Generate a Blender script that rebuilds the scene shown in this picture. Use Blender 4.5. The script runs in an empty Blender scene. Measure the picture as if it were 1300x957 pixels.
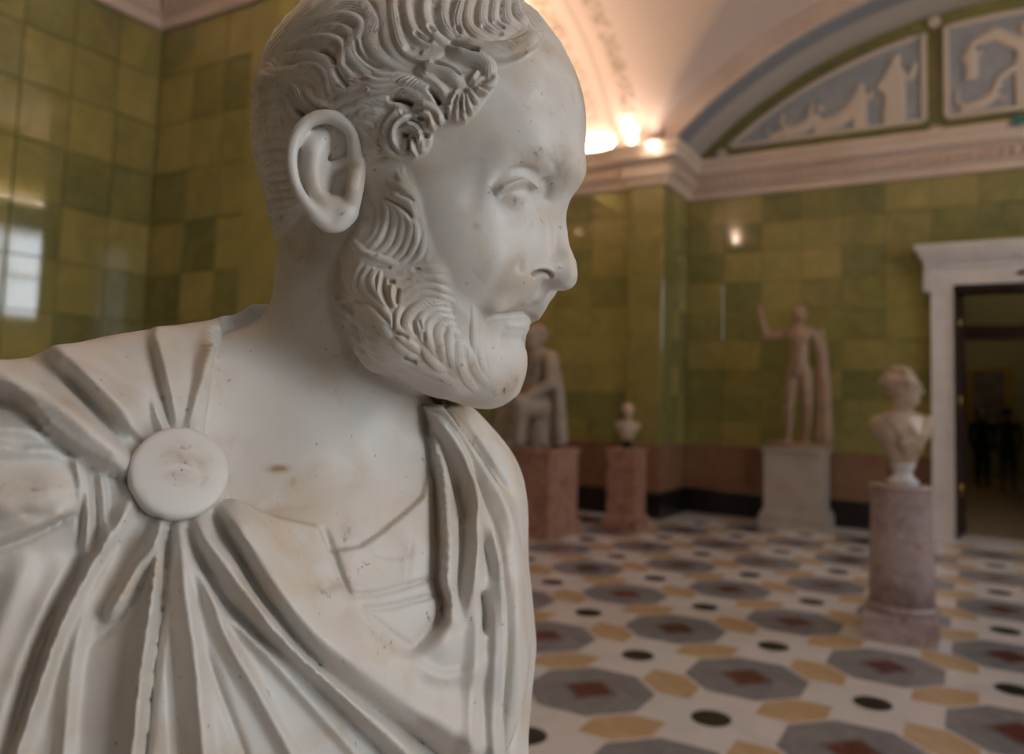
import bpy, bmesh, math, random
import numpy as np
from mathutils import Vector, Matrix
random.seed(7); np.random.seed(7)
SC = bpy.context.scene; COL = SC.collection
# ---------------------------------------------------------------- camera
EYE = 1.50; YAW = math.radians(30.5); CPITCH = math.radians(4.24); CROLL = math.radians(1.83)
cam_d = bpy.data.cameras.new('camera'); cam = bpy.data.objects.new('camera', cam_d); COL.objects.link(cam); SC.camera = cam
cam_d.sensor_width = 23.5; cam_d.lens = 23.5*996/1300; cam_d.shift_y = -45.5/1300; cam_d.clip_start = .02; cam_d.clip_end = 200
cam.matrix_world = Matrix.Translation((0, 0, EYE)) @ Matrix.Rotation(YAW, 4, 'Z') @ Matrix.Rotation(math.pi/2+CPITCH, 4, 'X') @ Matrix.Rotation(CROLL, 4, 'Z')
cam_d.dof.use_dof = True; cam_d.dof.focus_distance = .425; cam_d.dof.aperture_fstop = 4.3
# ---------------------------------------------------------------- daylight: a pale overcast sky outside the tall windows
world = bpy.data.worlds.new('overcast_sky'); SC.world = world; world.use_nodes = True
_bg = world.node_tree.nodes['Background']; _bg.inputs[0].default_value = (.84, .92, 1, 1); _bg.inputs[1].default_value = SKY = 6.6
XR = 4.25                                            # window wall
WINDOWS = [(-2.25, .8, 2.5), (.75, 1.7, .95), (7.95, 2.5, 2.75)]       # middle and width along the wall, sill height; first one unseen, added as fill
WZ1 = 5.2
for _y, _w, _z in WINDOWS:                               # portals guide the sky light through the openings
    _l = bpy.data.lights.new('window_portal', 'AREA'); _l.shape = 'RECTANGLE'; _l.size = _w; _l.size_y = WZ1-_z; _l.cycles.is_portal = True
    _o = bpy.data.objects.new('window_portal', _l); COL.objects.link(_o); _o.location = (XR+.42, _y, (_z+WZ1)/2); _o.rotation_euler = (math.pi/2, 0, math.pi/2)
SC.view_settings.view_transform = 'Standard'; SC.view_settings.look = 'None'; SC.view_settings.gamma = 1
SC.view_settings.use_curve_mapping = False; SC.view_settings.exposure = 0.46
# ---------------------------------------------------------------- materials
def mat(name, col, rough=.5, spec=.5, metal=0., noise=None, bump=0., coat=0.):
    # noise: list of (scale, detail, distortion, colour, low, high) layered over col
    m = bpy.data.materials.new(name); m.use_nodes = True; nt = m.node_tree; b = nt.nodes['Principled BSDF']
    b.inputs['Base Color'].default_value = (*col, 1); b.inputs['Roughness'].default_value = rough; b.inputs['Metallic'].default_value = metal
    b.inputs['Specular IOR Level'].default_value = spec; b.inputs['Coat Weight'].default_value = coat
    m['nt'] = 0
    if noise:
        tc = nt.nodes.new('ShaderNodeTexCoord'); prev = None
        for sc, det, dis, c, lo, hi in noise:
            t = nt.nodes.new('ShaderNodeTexNoise'); t.inputs['Scale'].default_value = sc; t.inputs['Detail'].default_value = det; t.inputs['Distortion'].default_value = dis
            nt.links.new(tc.outputs['Object'], t.inputs['Vector'])
            r = nt.nodes.new('ShaderNodeMapRange'); r.inputs['From Min'].default_value = lo; r.inputs['From Max'].default_value = hi
            nt.links.new(t.outputs['Fac'], r.inputs['Value'])
            x = nt.nodes.new('ShaderNodeMix'); x.data_type = 'RGBA'; x.inputs[7].default_value = (*c, 1)
            nt.links.new(r.outputs[0], x.inputs[0])
            if prev is None: x.inputs[6].default_value = (*col, 1)
            else: nt.links.new(prev, x.inputs[6])
            prev = x.outputs[2]
        nt.links.new(prev, b.inputs['Base Color'])
        if bump:
            bp = nt.nodes.new('ShaderNodeBump'); bp.inputs['Strength'].default_value = bump; bp.inputs['Distance'].default_value = .002
            nt.links.new(t.outputs['Fac'], bp.inputs['Height']); nt.links.new(bp.outputs[0], b.inputs['Normal'])
    return m
def emit(name, col, s):
    m = bpy.data.materials.new(name); m.use_nodes = True; nt = m.node_tree; nt.nodes.remove(nt.nodes['Principled BSDF'])
    e = nt.nodes.new('ShaderNodeEmission'); e.inputs[0].default_value = (*col, 1); e.inputs[1].default_value = s
    nt.links.new(e.outputs[0], nt.nodes['Material Output'].inputs[0]); return m
def slab_mat(name, cols, rough, vein, vs=3.):
    # polished stone whose tone differs from slab to slab, with clouds and veins in world space
    m = bpy.data.materials.new(name); m.use_nodes = True; nt = m.node_tree; b = nt.nodes['Principled BSDF']; b.inputs['Roughness'].default_value = rough; b.inputs['IOR'].default_value = 1.65
    g = nt.nodes.new('ShaderNodeNewGeometry'); oi = nt.nodes.new('ShaderNodeObjectInfo')
    ad = nt.nodes.new('ShaderNodeVectorMath'); ad.operation = 'ADD'; mu = nt.nodes.new('ShaderNodeVectorMath'); mu.operation = 'SCALE'; mu.inputs[3].default_value = .25
    nt.links.new(g.outputs['Position'], ad.inputs[0]); cr = nt.nodes.new('ShaderNodeCombineXYZ')
    for i in range(3): nt.links.new(oi.outputs['Random'], cr.inputs[i])
    sc = nt.nodes.new('ShaderNodeVectorMath'); sc.operation = 'SCALE'; sc.inputs[3].default_value = 37.; nt.links.new(cr.outputs[0], sc.inputs[0]); nt.links.new(sc.outputs[0], ad.inputs[1])
    n1 = nt.nodes.new('ShaderNodeTexNoise'); n1.inputs['Scale'].default_value = vs; n1.inputs['Detail'].default_value = 6; n1.inputs['Distortion'].default_value = 1.2; nt.links.new(ad.outputs[0], n1.inputs['Vector'])
    mth = nt.nodes.new('ShaderNodeMath'); mth.operation = 'MULTIPLY_ADD'; mth.inputs[1].default_value = .62; nt.links.new(oi.outputs['Random'], mth.inputs[0])
    m2 = nt.nodes.new('ShaderNodeMath'); m2.operation = 'MULTIPLY_ADD'; m2.inputs[1].default_value = .9; m2.inputs[2].default_value = -.26; nt.links.new(n1.outputs['Fac'], m2.inputs[0]); nt.links.new(m2.outputs[0], mth.inputs[2])
    rp = nt.nodes.new('ShaderNodeValToRGB'); e = rp.color_ramp.elements
    e[0].color = (*cols[0], 1); e[1].color = (*cols[-1], 1)
    for i, c in enumerate(cols[1:-1]): k = e.new((i+1)/(len(cols)-1)); k.color = (*c, 1)
    nt.links.new(mth.outputs[0], rp.inputs[0])
    n2 = nt.nodes.new('ShaderNodeTexNoise'); n2.inputs['Scale'].default_value = vs*2.2; n2.inputs['Detail'].default_value = 8; n2.inputs['Distortion'].default_value = 2.5; nt.links.new(ad.outputs[0], n2.inputs['Vector'])
    r2 = nt.nodes.new('ShaderNodeValToRGB'); r2.color_ramp.elements[0].position = .46; r2.color_ramp.elements[0].color = (0, 0, 0, 1); r2.color_ramp.elements[1].position = .54; r2.color_ramp.elements[1].color = (0, 0, 0, 1); k = r2.color_ramp.elements.new(.5); k.color = (1, 1, 1, 1)
    nt.links.new(n2.outputs['Fac'], r2.inputs[0]); mm = nt.nodes.new('ShaderNodeMath'); mm.operation = 'MULTIPLY'; mm.inputs[1].default_value = .35; nt.links.new(r2.outputs[0], mm.inputs[0])
    x = nt.nodes.new('ShaderNodeMix'); x.data_type = 'RGBA'; x.inputs[7].default_value = (*vein, 1); nt.links.new(mm.outputs[0], x.inputs[0]); nt.links.new(rp.outputs[0], x.inputs[6])
    nt.links.new(x.outputs[2], b.inputs['Base Color'])
    return m
M = {}
M['green'] = slab_mat('green_marble', [(.14, .145, .05), (.21, .20, .064), (.30, .26, .082), (.40, .33, .11)], .055, (.30, .30, .19))
M['pink'] = slab_mat('rosy_brown_marble', [(.13, .058, .035), (.20, .10, .06), (.27, .15, .095)], .2, (.34, .23, .17), 5.)
M['black'] = mat('black_stone', (.012, .011, .012), .25)
M['cream'] = mat('cream_plaster', (.70, .57, .49), .6, noise=[(2., 3, 0, (.63, .50, .42), .4, .7)])
M['grey_plaster'] = mat('painted_plaster_grey', (.55, .50, .47), .7, noise=[(3., 4, .3, (.47, .42, .39), .4, .7)])
M['blue'] = mat('wedgwood_blue_ground', (.29, .315, .36), .6, noise=[(6., 3, 0, (.36, .37, .40), .4, .7)])
M['relief'] = mat('pale_stucco', (.62, .54, .46), .6)
M['door_stone'] = mat('white_door_stone', (.72, .69, .69), .35, noise=[(5., 5, .6, (.62, .59, .59), .45, .7)])
M['dark_wood'] = mat('dark_door_wood', (.035, .018, .014), .35)
M['brass'] = mat('brass', (.6, .36, .12), .25, metal=1.)
M['gold'] = mat('gilded_frame', (.45, .30, .06), .3, metal=.8)
M['canvas'] = mat('dark_canvas', (.05, .045, .035), .5, noise=[(3., 4, .5, (.12, .10, .07), .45, .7)])
M['parquet'] = mat('parquet', (.12, .085, .035), .3, noise=[(4., 3, 0, (.17, .12, .05), .4, .6)])
M['olive_wall'] = mat('olive_wall', (.13, .125, .05), .7)
M['t_white'] = mat('white_floor_marble', (.64, .65, .68), .2, noise=[(3., 6, 1.2, (.54, .555, .59), .45, .75)])
M['t_grey'] = mat('grey_floor_marble', (.185, .195, .225), .22, noise=[(9., 6, 1., (.25, .26, .29), .4, .7)])
M['t_dark'] = mat('dark_grey_floor_marble', (.13, .13, .145), .22, noise=[(9., 6, 1., (.16, .16, .17), .4, .7)])
M['t_red'] = mat('oxblood_floor_marble', (.10, .028, .026), .22, noise=[(12., 6, .8, (.15, .05, .045), .45, .7)])
M['t_black'] = mat('black_floor_marble', (.012, .012, .014), .2)
M['t_ochre'] = mat('ochre_floor_marble', (.45, .33, .19), .24, noise=[(8., 5, 1., (.51, .41, .27), .4, .7)])
M['statue'] = mat('weathered_statue_marble', (.36, .25, .17), .45, noise=[(5., 5, .5, (.25, .16, .11), .45, .75)])
M['statue2'] = mat('grey_white_statue_marble', (.34, .28, .23), .45, noise=[(6., 5, .5, (.22, .17, .13), .45, .75)])
M['bust2'] = mat('warm_bust_marble', (.46, .37, .28), .4, noise=[(9., 5, .5, (.30, .21, .14), .5, .75)])
M['ped_grey'] = mat('grey_plinth_stone', (.42, .38, .34), .4, noise=[(4., 5, .5, (.36, .32, .29), .45, .7)])
M['ped_pink'] = mat('pink_plinth_marble', (.40, .22, .17), .3, noise=[(5., 5, 1.2, (.27, .12, .09), .45, .65), (12., 6, 2., (.55, .42, .36), .56, .7)])
M['column'] = mat('pink_grey_column_marble', (.44, .36, .37), .18, noise=[(4., 6, 2., (.30, .19, .17), .45, .7), (11., 6, 3., (.58, .52, .54), .55, .7)])
M['lamp_metal'] = mat('lamp_metal', (.5, .45, .4), .4, metal=.6)
M['bulb'] = emit('lamp_glass', (1., .80, .60), 40.)
M['tube'] = emit('lamp_tube', (1., .74, .48), 30.)
M['far_globe'] = emit('globe_glass', (1., .80, .55), 55.)
M['cloth_dark'] = mat('dark_clothes', (.02, .02, .025), .8)
M['cloth_mid'] = mat('grey_clothes', (.09, .075, .075), .8)
M['skin'] = mat('skin', (.4, .24, .17), .6)
M['hair_dark'] = mat('dark_hair', (.02, .015, .01), .6)
M['white_frame'] = mat('white_window_paint', (.7, .7, .68), .4)
M['exit'] = emit('exit_sign_green', (.09, .20, .165), .25)
def vault_mat():
    # plaster vault with painted foliage stripes running up the curve
    m = mat('painted_vault', (.68, .55, .49), .75); nt = m.node_tree; b = nt.nodes['Principled BSDF']
    g = nt.nodes.new('ShaderNodeNewGeometry'); s = nt.nodes.new('ShaderNodeSeparateXYZ'); nt.links.new(g.outputs['Position'], s.inputs[0])
    def stripe(sock, c, w, soft):
        a = nt.nodes.new('ShaderNodeMath'); a.operation = 'SUBTRACT'; a.inputs[1].default_value = c; nt.links.new(sock, a.inputs[0])
        d = nt.nodes.new('ShaderNodeMath'); d.operation = 'ABSOLUTE'; nt.links.new(a.outputs[0], d.inputs[0])
        r = nt.nodes.new('ShaderNodeMapRange'); r.inputs['From Min'].default_value = w+soft; r.inputs['From Max'].default_value = w; nt.links.new(d.outputs[0], r.inputs['Value']); return r.outputs[0]
    n = nt.nodes.new('ShaderNodeTexNoise'); n.inputs['Scale'].default_value = 9; n.inputs['Detail'].default_value = 3; n.inputs['Distortion'].default_value = 1.5; nt.links.new(g.outputs['Position'], n.inputs['Vector'])
    nr = nt.nodes.new('ShaderNodeMapRange'); nr.inputs['From Min'].default_value = .46; nr.inputs['From Max'].default_value = .54; nt.links.new(n.outputs['Fac'], nr.inputs['Value'])
    prev = (.68, .55, .49)
    last = None
    for x0 in (-4.55, -3.95):
        st = stripe(s.outputs[0], x0, .10, .02); mm = nt.nodes.new('ShaderNodeMath'); mm.operation = 'MULTIPLY'; nt.links.new(st, mm.inputs[0]); nt.links.new(nr.outputs[0], mm.inputs[1])
        x = nt.nodes.new('ShaderNodeMix'); x.data_type = 'RGBA'; x.inputs[7].default_value = (.42, .32, .25, 1); nt.links.new(mm.outputs[0], x.inputs[0])
        if last is None: x.inputs[6].default_value = (*prev, 1)
        else: nt.links.new(last, x.inputs[6])
        last = x.outputs[2]
    for x0 in (-4.25,):
        st = stripe(s.outputs[0], x0, .015, .01)
        x = nt.nodes.new('ShaderNodeMix'); x.data_type = 'RGBA'; x.inputs[7].default_value = (.48, .40, .34, 1); nt.links.new(st, x.inputs[0]); nt.links.new(last, x.inputs[6]); last = x.outputs[2]
    nt.links.new(last, b.inputs['Base Color']); return m
M['vault'] = vault_mat()
def soffit_mat():
    # arch soffit: plain plaster, a band of blue ornament near its front edge
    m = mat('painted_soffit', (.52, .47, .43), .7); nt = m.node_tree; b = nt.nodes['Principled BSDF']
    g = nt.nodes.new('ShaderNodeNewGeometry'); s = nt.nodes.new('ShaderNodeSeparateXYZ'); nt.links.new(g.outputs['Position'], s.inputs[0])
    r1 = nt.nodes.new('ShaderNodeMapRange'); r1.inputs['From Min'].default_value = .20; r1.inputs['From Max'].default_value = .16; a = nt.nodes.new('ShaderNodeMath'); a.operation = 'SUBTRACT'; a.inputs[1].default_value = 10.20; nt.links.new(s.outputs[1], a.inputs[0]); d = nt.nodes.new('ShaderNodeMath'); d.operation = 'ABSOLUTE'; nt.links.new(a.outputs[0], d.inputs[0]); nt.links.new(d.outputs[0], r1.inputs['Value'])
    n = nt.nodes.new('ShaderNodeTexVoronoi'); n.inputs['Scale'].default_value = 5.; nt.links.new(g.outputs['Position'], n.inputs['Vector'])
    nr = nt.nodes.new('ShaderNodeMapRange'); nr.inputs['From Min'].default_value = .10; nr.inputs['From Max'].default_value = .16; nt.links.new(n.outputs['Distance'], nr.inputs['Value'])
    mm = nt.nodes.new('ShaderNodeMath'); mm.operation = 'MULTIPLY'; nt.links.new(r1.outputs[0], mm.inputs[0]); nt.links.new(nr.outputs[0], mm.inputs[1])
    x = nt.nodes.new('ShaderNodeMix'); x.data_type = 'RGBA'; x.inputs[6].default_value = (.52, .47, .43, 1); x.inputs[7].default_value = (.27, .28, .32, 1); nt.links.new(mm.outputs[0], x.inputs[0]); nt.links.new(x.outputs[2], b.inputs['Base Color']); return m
M['soffit'] = soffit_mat()
# ---------------------------------------------------------------- object helpers
def mesh_obj(name, V, F, m, parent=None, smooth=False, loc=None):
    me = bpy.data.meshes.new(name); me.from_pydata([tuple(v) for v in V] if not isinstance(V, np.ndarray) else V.tolist(), [], [list(f) for f in F] if not isinstance(F, np.ndarray) else F.tolist())
    if m is not None: me.materials.append(m)
    if smooth: me.shade_smooth()
    o = bpy.data.objects.new(name, me); COL.objects.link(o)
    if parent: o.parent = parent
    if loc is not None: o.location = loc
    return o
def dup(src, name, parent=None, loc=None):
    o = src.copy(); o.name = name; COL.objects.link(o); o.parent = parent
    if loc is not None: o.location = loc
    return o
def tag(o, label, cat, group=None):
    o['label'] = label; o['category'] = cat
    if group: o['group'] = group
    return o
def struct(o): o['kind'] = 'structure'; return o
def stuff(o): o['kind'] = 'stuff'; return o
def empty(name, loc, rz=0.):
    o = bpy.data.objects.new(name, None); COL.objects.link(o); o.location = loc; o.rotation_euler = (0, 0, rz); o.empty_display_size = .1; return o
def box(x0, x1, y0, y1, z0, z1):
    V = [(x, y, z) for x in (x0, x1) for y in (y0, y1) for z in (z0, z1)]
    F = [(0, 1, 3, 2), (4, 6, 7, 5), (0, 4, 5, 1), (2, 3, 7, 6), (0, 2, 6, 4), (1, 5, 7, 3)]
    return V, F
def join(*parts):
    V = []; F = []
    for v, f in parts:
        n = len(V); V += [tuple(p) for p in v]; F += [tuple(i+n for i in q) for q in f]
    return V, F
def bevel_box(w, d, h, b):
    # chamfered slab, centred in x and y, standing on z = 0
    V = []; F = []
    lv = [(0, 0), (h-b, 0), (h, b)]
    for z, i in lv:
        V += [(-w/2+i, -d/2+i, z), (w/2-i, -d/2+i, z), (w/2-i, d/2-i, z), (-w/2+i, d/2-i, z)]
    for k in range(2):
        for i in range(4): j = (i+1) % 4; F.append((4*k+i, 4*k+j, 4*k+4+j, 4*k+4+i))
    F += [(3, 2, 1, 0), (8, 9, 10, 11)]
    return V, F
def rev(prof, n=32, cap=True):
    V = [(r*math.cos(2*math.pi*i/n), r*math.sin(2*math.pi*i/n), z) for r, z in prof for i in range(n)]
    F = [(j*n+i, j*n+(i+1) % n, (j+1)*n+(i+1) % n, (j+1)*n+i) for j in range(len(prof)-1) for i in range(n)]
    if cap: F += [tuple(range(n-1, -1, -1)), tuple(range((len(prof)-1)*n, len(prof)*n))]
    return V, F
def prism(poly, y0, y1):
    # polygon in x,z given a thickness from y0 to y1
    n = len(poly); V = [(x, y0, z) for x, z in poly]+[(x, y1, z) for x, z in poly]
    F = [tuple(range(n)), tuple(range(2*n-1, n-1, -1))]+[(i, n+i, n+(i+1) % n, (i+1) % n) for i in range(n)]
    return V, F
def sweep(path, prof, close=False):
    # profile (offset to the left of the path, z) along a plan polyline with mitred corners
    P = [np.array(p, float) for p in path]; n = len(P); V = []; F = []; k = len(prof)
    for i in range(n):
        a = P[i]-P[i-1] if i > 0 else P[1]-P[0]; b = P[i+1]-P[i] if i < n-1 else P[-1]-P[-2]
        a = a/np.linalg.norm(a); b = b/np.linalg.norm(b); na = np.array([-a[1], a[0]]); nb = np.array([-b[1], b[0]])
        m = na+nb; m = m/np.linalg.norm(m); m = m/max(m@na, .3)
        V += [(P[i][0]+m[0]*o, P[i][1]+m[1]*o, z) for o, z in prof]
    for i in range(n-1):
        for j in range(k): q = (j+1) % k; F.append((i*k+j, i*k+q, (i+1)*k+q, (i+1)*k+j))
    F += [tuple(range(k-1, -1, -1)), tuple(range((n-1)*k, n*k))]
    return V, F
# ---------------------------------------------------------------- sculpting kit
# B frame: origin at the eye point, X right, Y forward, Z up (millimetres)
FPX = 996.0; CX = 650.0; CY = 433.0; PITCH = math.radians(2.36); ROLL = math.radians(1.1)   # the line of sight the stone was measured along
_fw = np.array([0, math.cos(PITCH), math.sin(PITCH)]); _r0 = np.array([1., 0, 0]); _u0 = np.cross(_r0, _fw)
_rt = _r0*math.cos(ROLL) + _u0*math.sin(ROLL); _up = -_r0*math.sin(ROLL) + _u0*math.cos(ROLL)
def _axes(p, r):
    fw = np.array([0, math.cos(p), math.sin(p)]); r0 = np.array([1., 0, 0]); u0 = np.cross(r0, fw)
    return np.stack([r0*math.cos(r)+u0*math.sin(r), fw, -r0*math.sin(r)+u0*math.cos(r)], 1)
DELTA = _axes(CPITCH, CROLL)@_axes(PITCH, ROLL).T     # measured frame -> level frame
UPV = DELTA.T@np.array([0, 0, 1.])
def ray(px, py): return _rt*((px-CX)/FPX) + _up*((CY-py)/FPX) + _fw
def proj(P):
    d = P@_fw
    return np.stack([CX + FPX*(P@_rt)/d, CY - FPX*(P@_up)/d], -1)
def pt(px, py, d):
    r = ray(px, py); return r*(d/r[1])
HA = math.radians(22)
FX = np.array([math.cos(HA), -math.sin(HA), 0]); LX = np.array([-math.sin(HA), -math.cos(HA), 0]); UX = np.array([0, 0, 1.])
_r = ray(440, 238); H0 = _r*((500-76*math.cos(HA))/_r[1]) - 76*LX
def hp(px, py, L):                                   # point of the head seen at a pixel, L mm off its middle plane
    r = ray(px, py); return r*((L + H0@LX)/(r@LX))
def hl(F, L, U): return H0 + F*FX + L*LX + U*UX
def mirror(P):
    l = (P - H0)@LX
    return P - 2*np.outer(l, LX) if P.ndim == 2 else P - 2*l*LX
HM = np.stack([FX, LX, UX])                          # rows: head axes

class Field:
    def __init__(s, lo, hi, h):
        s.lo = np.array(lo, float); s.h = h
        s.n = np.ceil((np.array(hi)-s.lo)/h).astype(int)+1
        s.ax = [s.lo[i]+h*np.arange(s.n[i]) for i in range(3)]
        s.D = np.full(s.n, 60., np.float32)
    def sub(s, lo, hi):
        a = np.clip(np.floor((np.array(lo)-s.lo)/s.h).astype(int), 0, s.n)
        b = np.clip(np.ceil((np.array(hi)-s.lo)/s.h).astype(int)+1, 0, s.n)
        sl = tuple(slice(a[i], b[i]) for i in range(3))
        g = [s.ax[i][sl[i]].astype(np.float32) for i in range(3)]
        return sl, g[0][:, None, None], g[1][None, :, None], g[2][None, None, :]
    def put(s, sl, d, k, op):
        a = s.D[sl]
        if a.size == 0: return
        if op == 'add':
            h = np.clip(.5+.5*(a-d)/k, 0, 1); s.D[sl] = a*(1-h)+d*h-k*h*(1-h)
        else:
            d = -d; h = np.clip(.5-.5*(a-d)/k, 0, 1); s.D[sl] = a*(1-h)+d*h+k*h*(1-h)
    def ell(s, c, r, M=None, k=8., op='add'):
        c = np.array(c, float); r = np.array(r, float); R = r.max()+k+8
        sl, X, Y, Z = s.sub(c-R, c+R)
        X = X-np.float32(c[0]); Y = Y-np.float32(c[1]); Z = Z-np.float32(c[2])
        if M is None: M = np.eye(3)
        q = [(M[i, 0]*X+M[i, 1]*Y+M[i, 2]*Z) for i in range(3)]
        k0 = np.sqrt(sum((q[i]/r[i])**2 for i in range(3)))
        k1 = np.sqrt(sum((q[i]/r[i]**2)**2 for i in range(3)))
        s.put(sl, (k0*(k0-1)/np.maximum(k1, 1e-6)).astype(np.float32), k, op)
    def chain(s, pts, rad, k=6., op='add'):
        P = [np.array(p, float) for p in pts]
        if np.isscalar(rad): rad = [rad]*len(P)
        lo = np.min(P, 0)-max(rad)-k-6; hi = np.max(P, 0)+max(rad)+k+6
        sl, X, Y, Z = s.sub(lo, hi)
        best = None
        for a, b, ra, rb in zip(P[:-1], P[1:], rad[:-1], rad[1:]):
            ab = b-a; L2 = max(ab@ab, 1e-9)
            t = np.clip(((X-a[0])*ab[0]+(Y-a[1])*ab[1]+(Z-a[2])*ab[2])/L2, 0, 1)
            d = np.sqrt((X-a[0]-t*ab[0])**2+(Y-a[1]-t*ab[1])**2+(Z-a[2]-t*ab[2])**2)-(ra+(rb-ra)*t)
            best = d if best is None else np.minimum(best, d)
        s.put(sl, best.astype(np.float32), k, op)
    def hell(s, F, L, U, r, k=8., op='add', both=True, tilt=0., yaw=0.):
        # ellipsoid in head axes, tilt about L, yaw about U; mirrored
        for sg in ((1, -1) if both and L else (1,)):
            ct, st = math.cos(tilt), math.sin(tilt); cyw, syw = math.cos(yaw*sg), math.sin(yaw*sg)
            T = np.array([[ct, 0, st], [0, 1, 0], [-st, 0, ct]]); Yw = np.array([[cyw, syw, 0], [-syw, cyw, 0], [0, 0, 1]])
            s.ell(hl(F, L*sg, U), r, T@Yw@HM, k, op)
    def hchain(s, pts, rad, k=6., op='add', both=True):
        P = [hp(*p) for p in pts]; s.chain(P, rad, k, op)
        if both: s.chain([mirror(p) for p in P], rad, k, op)
    def smooth(s, n=1):
        for _ in range(n):
            for ax in range(3):
                D = s.D; s.D = (.5*D+.25*np.roll(D, 1, ax)+.25*np.roll(D, -1, ax)).astype(np.float32)
    def mesh(s):
        D = s.D; ins = D < 0
        n = D.shape
        c = np.zeros((n[0]-1, n[1]-1, n[2]-1), np.int8)
        for i in (0, 1):
            for j in (0, 1):
                for k in (0, 1):
                    c += ins[i:n[0]-1+i, j:n[1]-1+j, k:n[2]-1+k]
        act = (c > 0) & (c < 8)
        idx = np.full(act.shape, -1, np.int64); I = np.argwhere(act); idx[act] = np.arange(len(I))
        acc = np.zeros((len(I), 3)); cnt = np.zeros(len(I))
        cor = [np.array(o) for o in ((0,0,0),(1,0,0),(0,1,0),(1,1,0),(0,0,1),(1,0,1),(0,1,1),(1,1,1))]
        val = [D[I[:, 0]+o[0], I[:, 1]+o[1], I[:, 2]+o[2]] for o in cor]
        for a in range(8):
            for b in range(a+1, 8):
                if np.abs(cor[a]-cor[b]).sum() != 1: continue
                va, vb = val[a], val[b]; m = (va < 0) != (vb < 0)
                t = va[m]/(va[m]-vb[m])
                acc[m] += cor[a]+t[:, None]*(cor[b]-cor[a]); cnt[m] += 1
        V = (I+acc/cnt[:, None])*s.h+s.lo
        Q = []
        for ax in range(3):
            o = [0, 0, 0]; o[ax] = 1
            A = ins[tuple(slice(0, n[i]-o[i]) for i in range(3))]; B = ins[tuple(slice(o[i], n[i]) for i in range(3))]
            E = np.argwhere(A != B); E = E[np.all((E > 0) & (E < np.array(n)-1), 1)]
            u, v = (ax+1) % 3, (ax+2) % 3
            def cell(du, dv):
                e = E.copy(); e[:, u] -= du; e[:, v] -= dv
                return idx[e[:, 0], e[:, 1], e[:, 2]]
            q = np.stack([cell(1, 1), cell(0, 1), cell(0, 0), cell(1, 0)], 1)
            fl = A[E[:, 0], E[:, 1], E[:, 2]]
            q[~fl] = q[~fl][:, ::-1]
            Q.append(q)
        return V, np.concatenate(Q)

def vnormals(V, Q):
    n = np.cross(V[Q[:, 2]]-V[Q[:, 0]], V[Q[:, 3]]-V[Q[:, 1]])
    N = np.zeros_like(V)
    for i in range(4):
        for ax in range(3): N[:, ax] += np.bincount(Q[:, i], n[:, ax], len(V))
    return N/np.maximum(np.linalg.norm(N, axis=1, keepdims=True), 1e-9)
_EC = {}
def edges_of(V, Q):
    if id(Q) not in _EC:
        _EC.clear()
        E = np.concatenate([Q[:, [0, 1]], Q[:, [1, 2]], Q[:, [2, 3]], Q[:, [3, 0]]]); n = len(V)
        k = np.unique(E.min(1)*n+E.max(1)); E = np.stack([k//n, k % n], 1)
        _EC[id(Q)] = (E, np.maximum(np.bincount(E.ravel(), minlength=n), 1).astype(float)[:, None], Q)
    return _EC[id(Q)][:2]
def neighbours_smooth(V, Q, it=1, lam=.5, mask=None):
    E, deg = edges_of(V, Q)
    for _ in range(it):
        S = np.stack([np.bincount(E[:, 0], V[E[:, 1], ax], len(V))+np.bincount(E[:, 1], V[E[:, 0], ax], len(V)) for ax in range(V.shape[1])], 1)
        T = V+lam*(S/deg-V)
        V = T if mask is None else V+(T-V)*np.asarray(mask, float)[:, None]
    return V
def split_quads(V, Q, m):
    q = Q[m]; E = np.concatenate([q[:, [0, 1]], q[:, [1, 2]], q[:, [2, 3]], q[:, [3, 0]]]); nv = len(V)
    key, inv = np.unique(E.min(1)*nv+E.max(1), return_inverse=True); inv = inv.ravel()
    mid = .5*(V[key//nv]+V[key % nv]); cen = V[q].mean(1)
    ne = len(key); k = len(q)
    e = [nv+inv[i*k:(i+1)*k] for i in range(4)]; c = nv+ne+np.arange(k)
    new = np.concatenate([np.stack([q[:, i], e[i], c, e[i-1]], 1) for i in range(4)])
    return np.concatenate([V, mid, cen]), np.concatenate([Q[~m], new])

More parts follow.
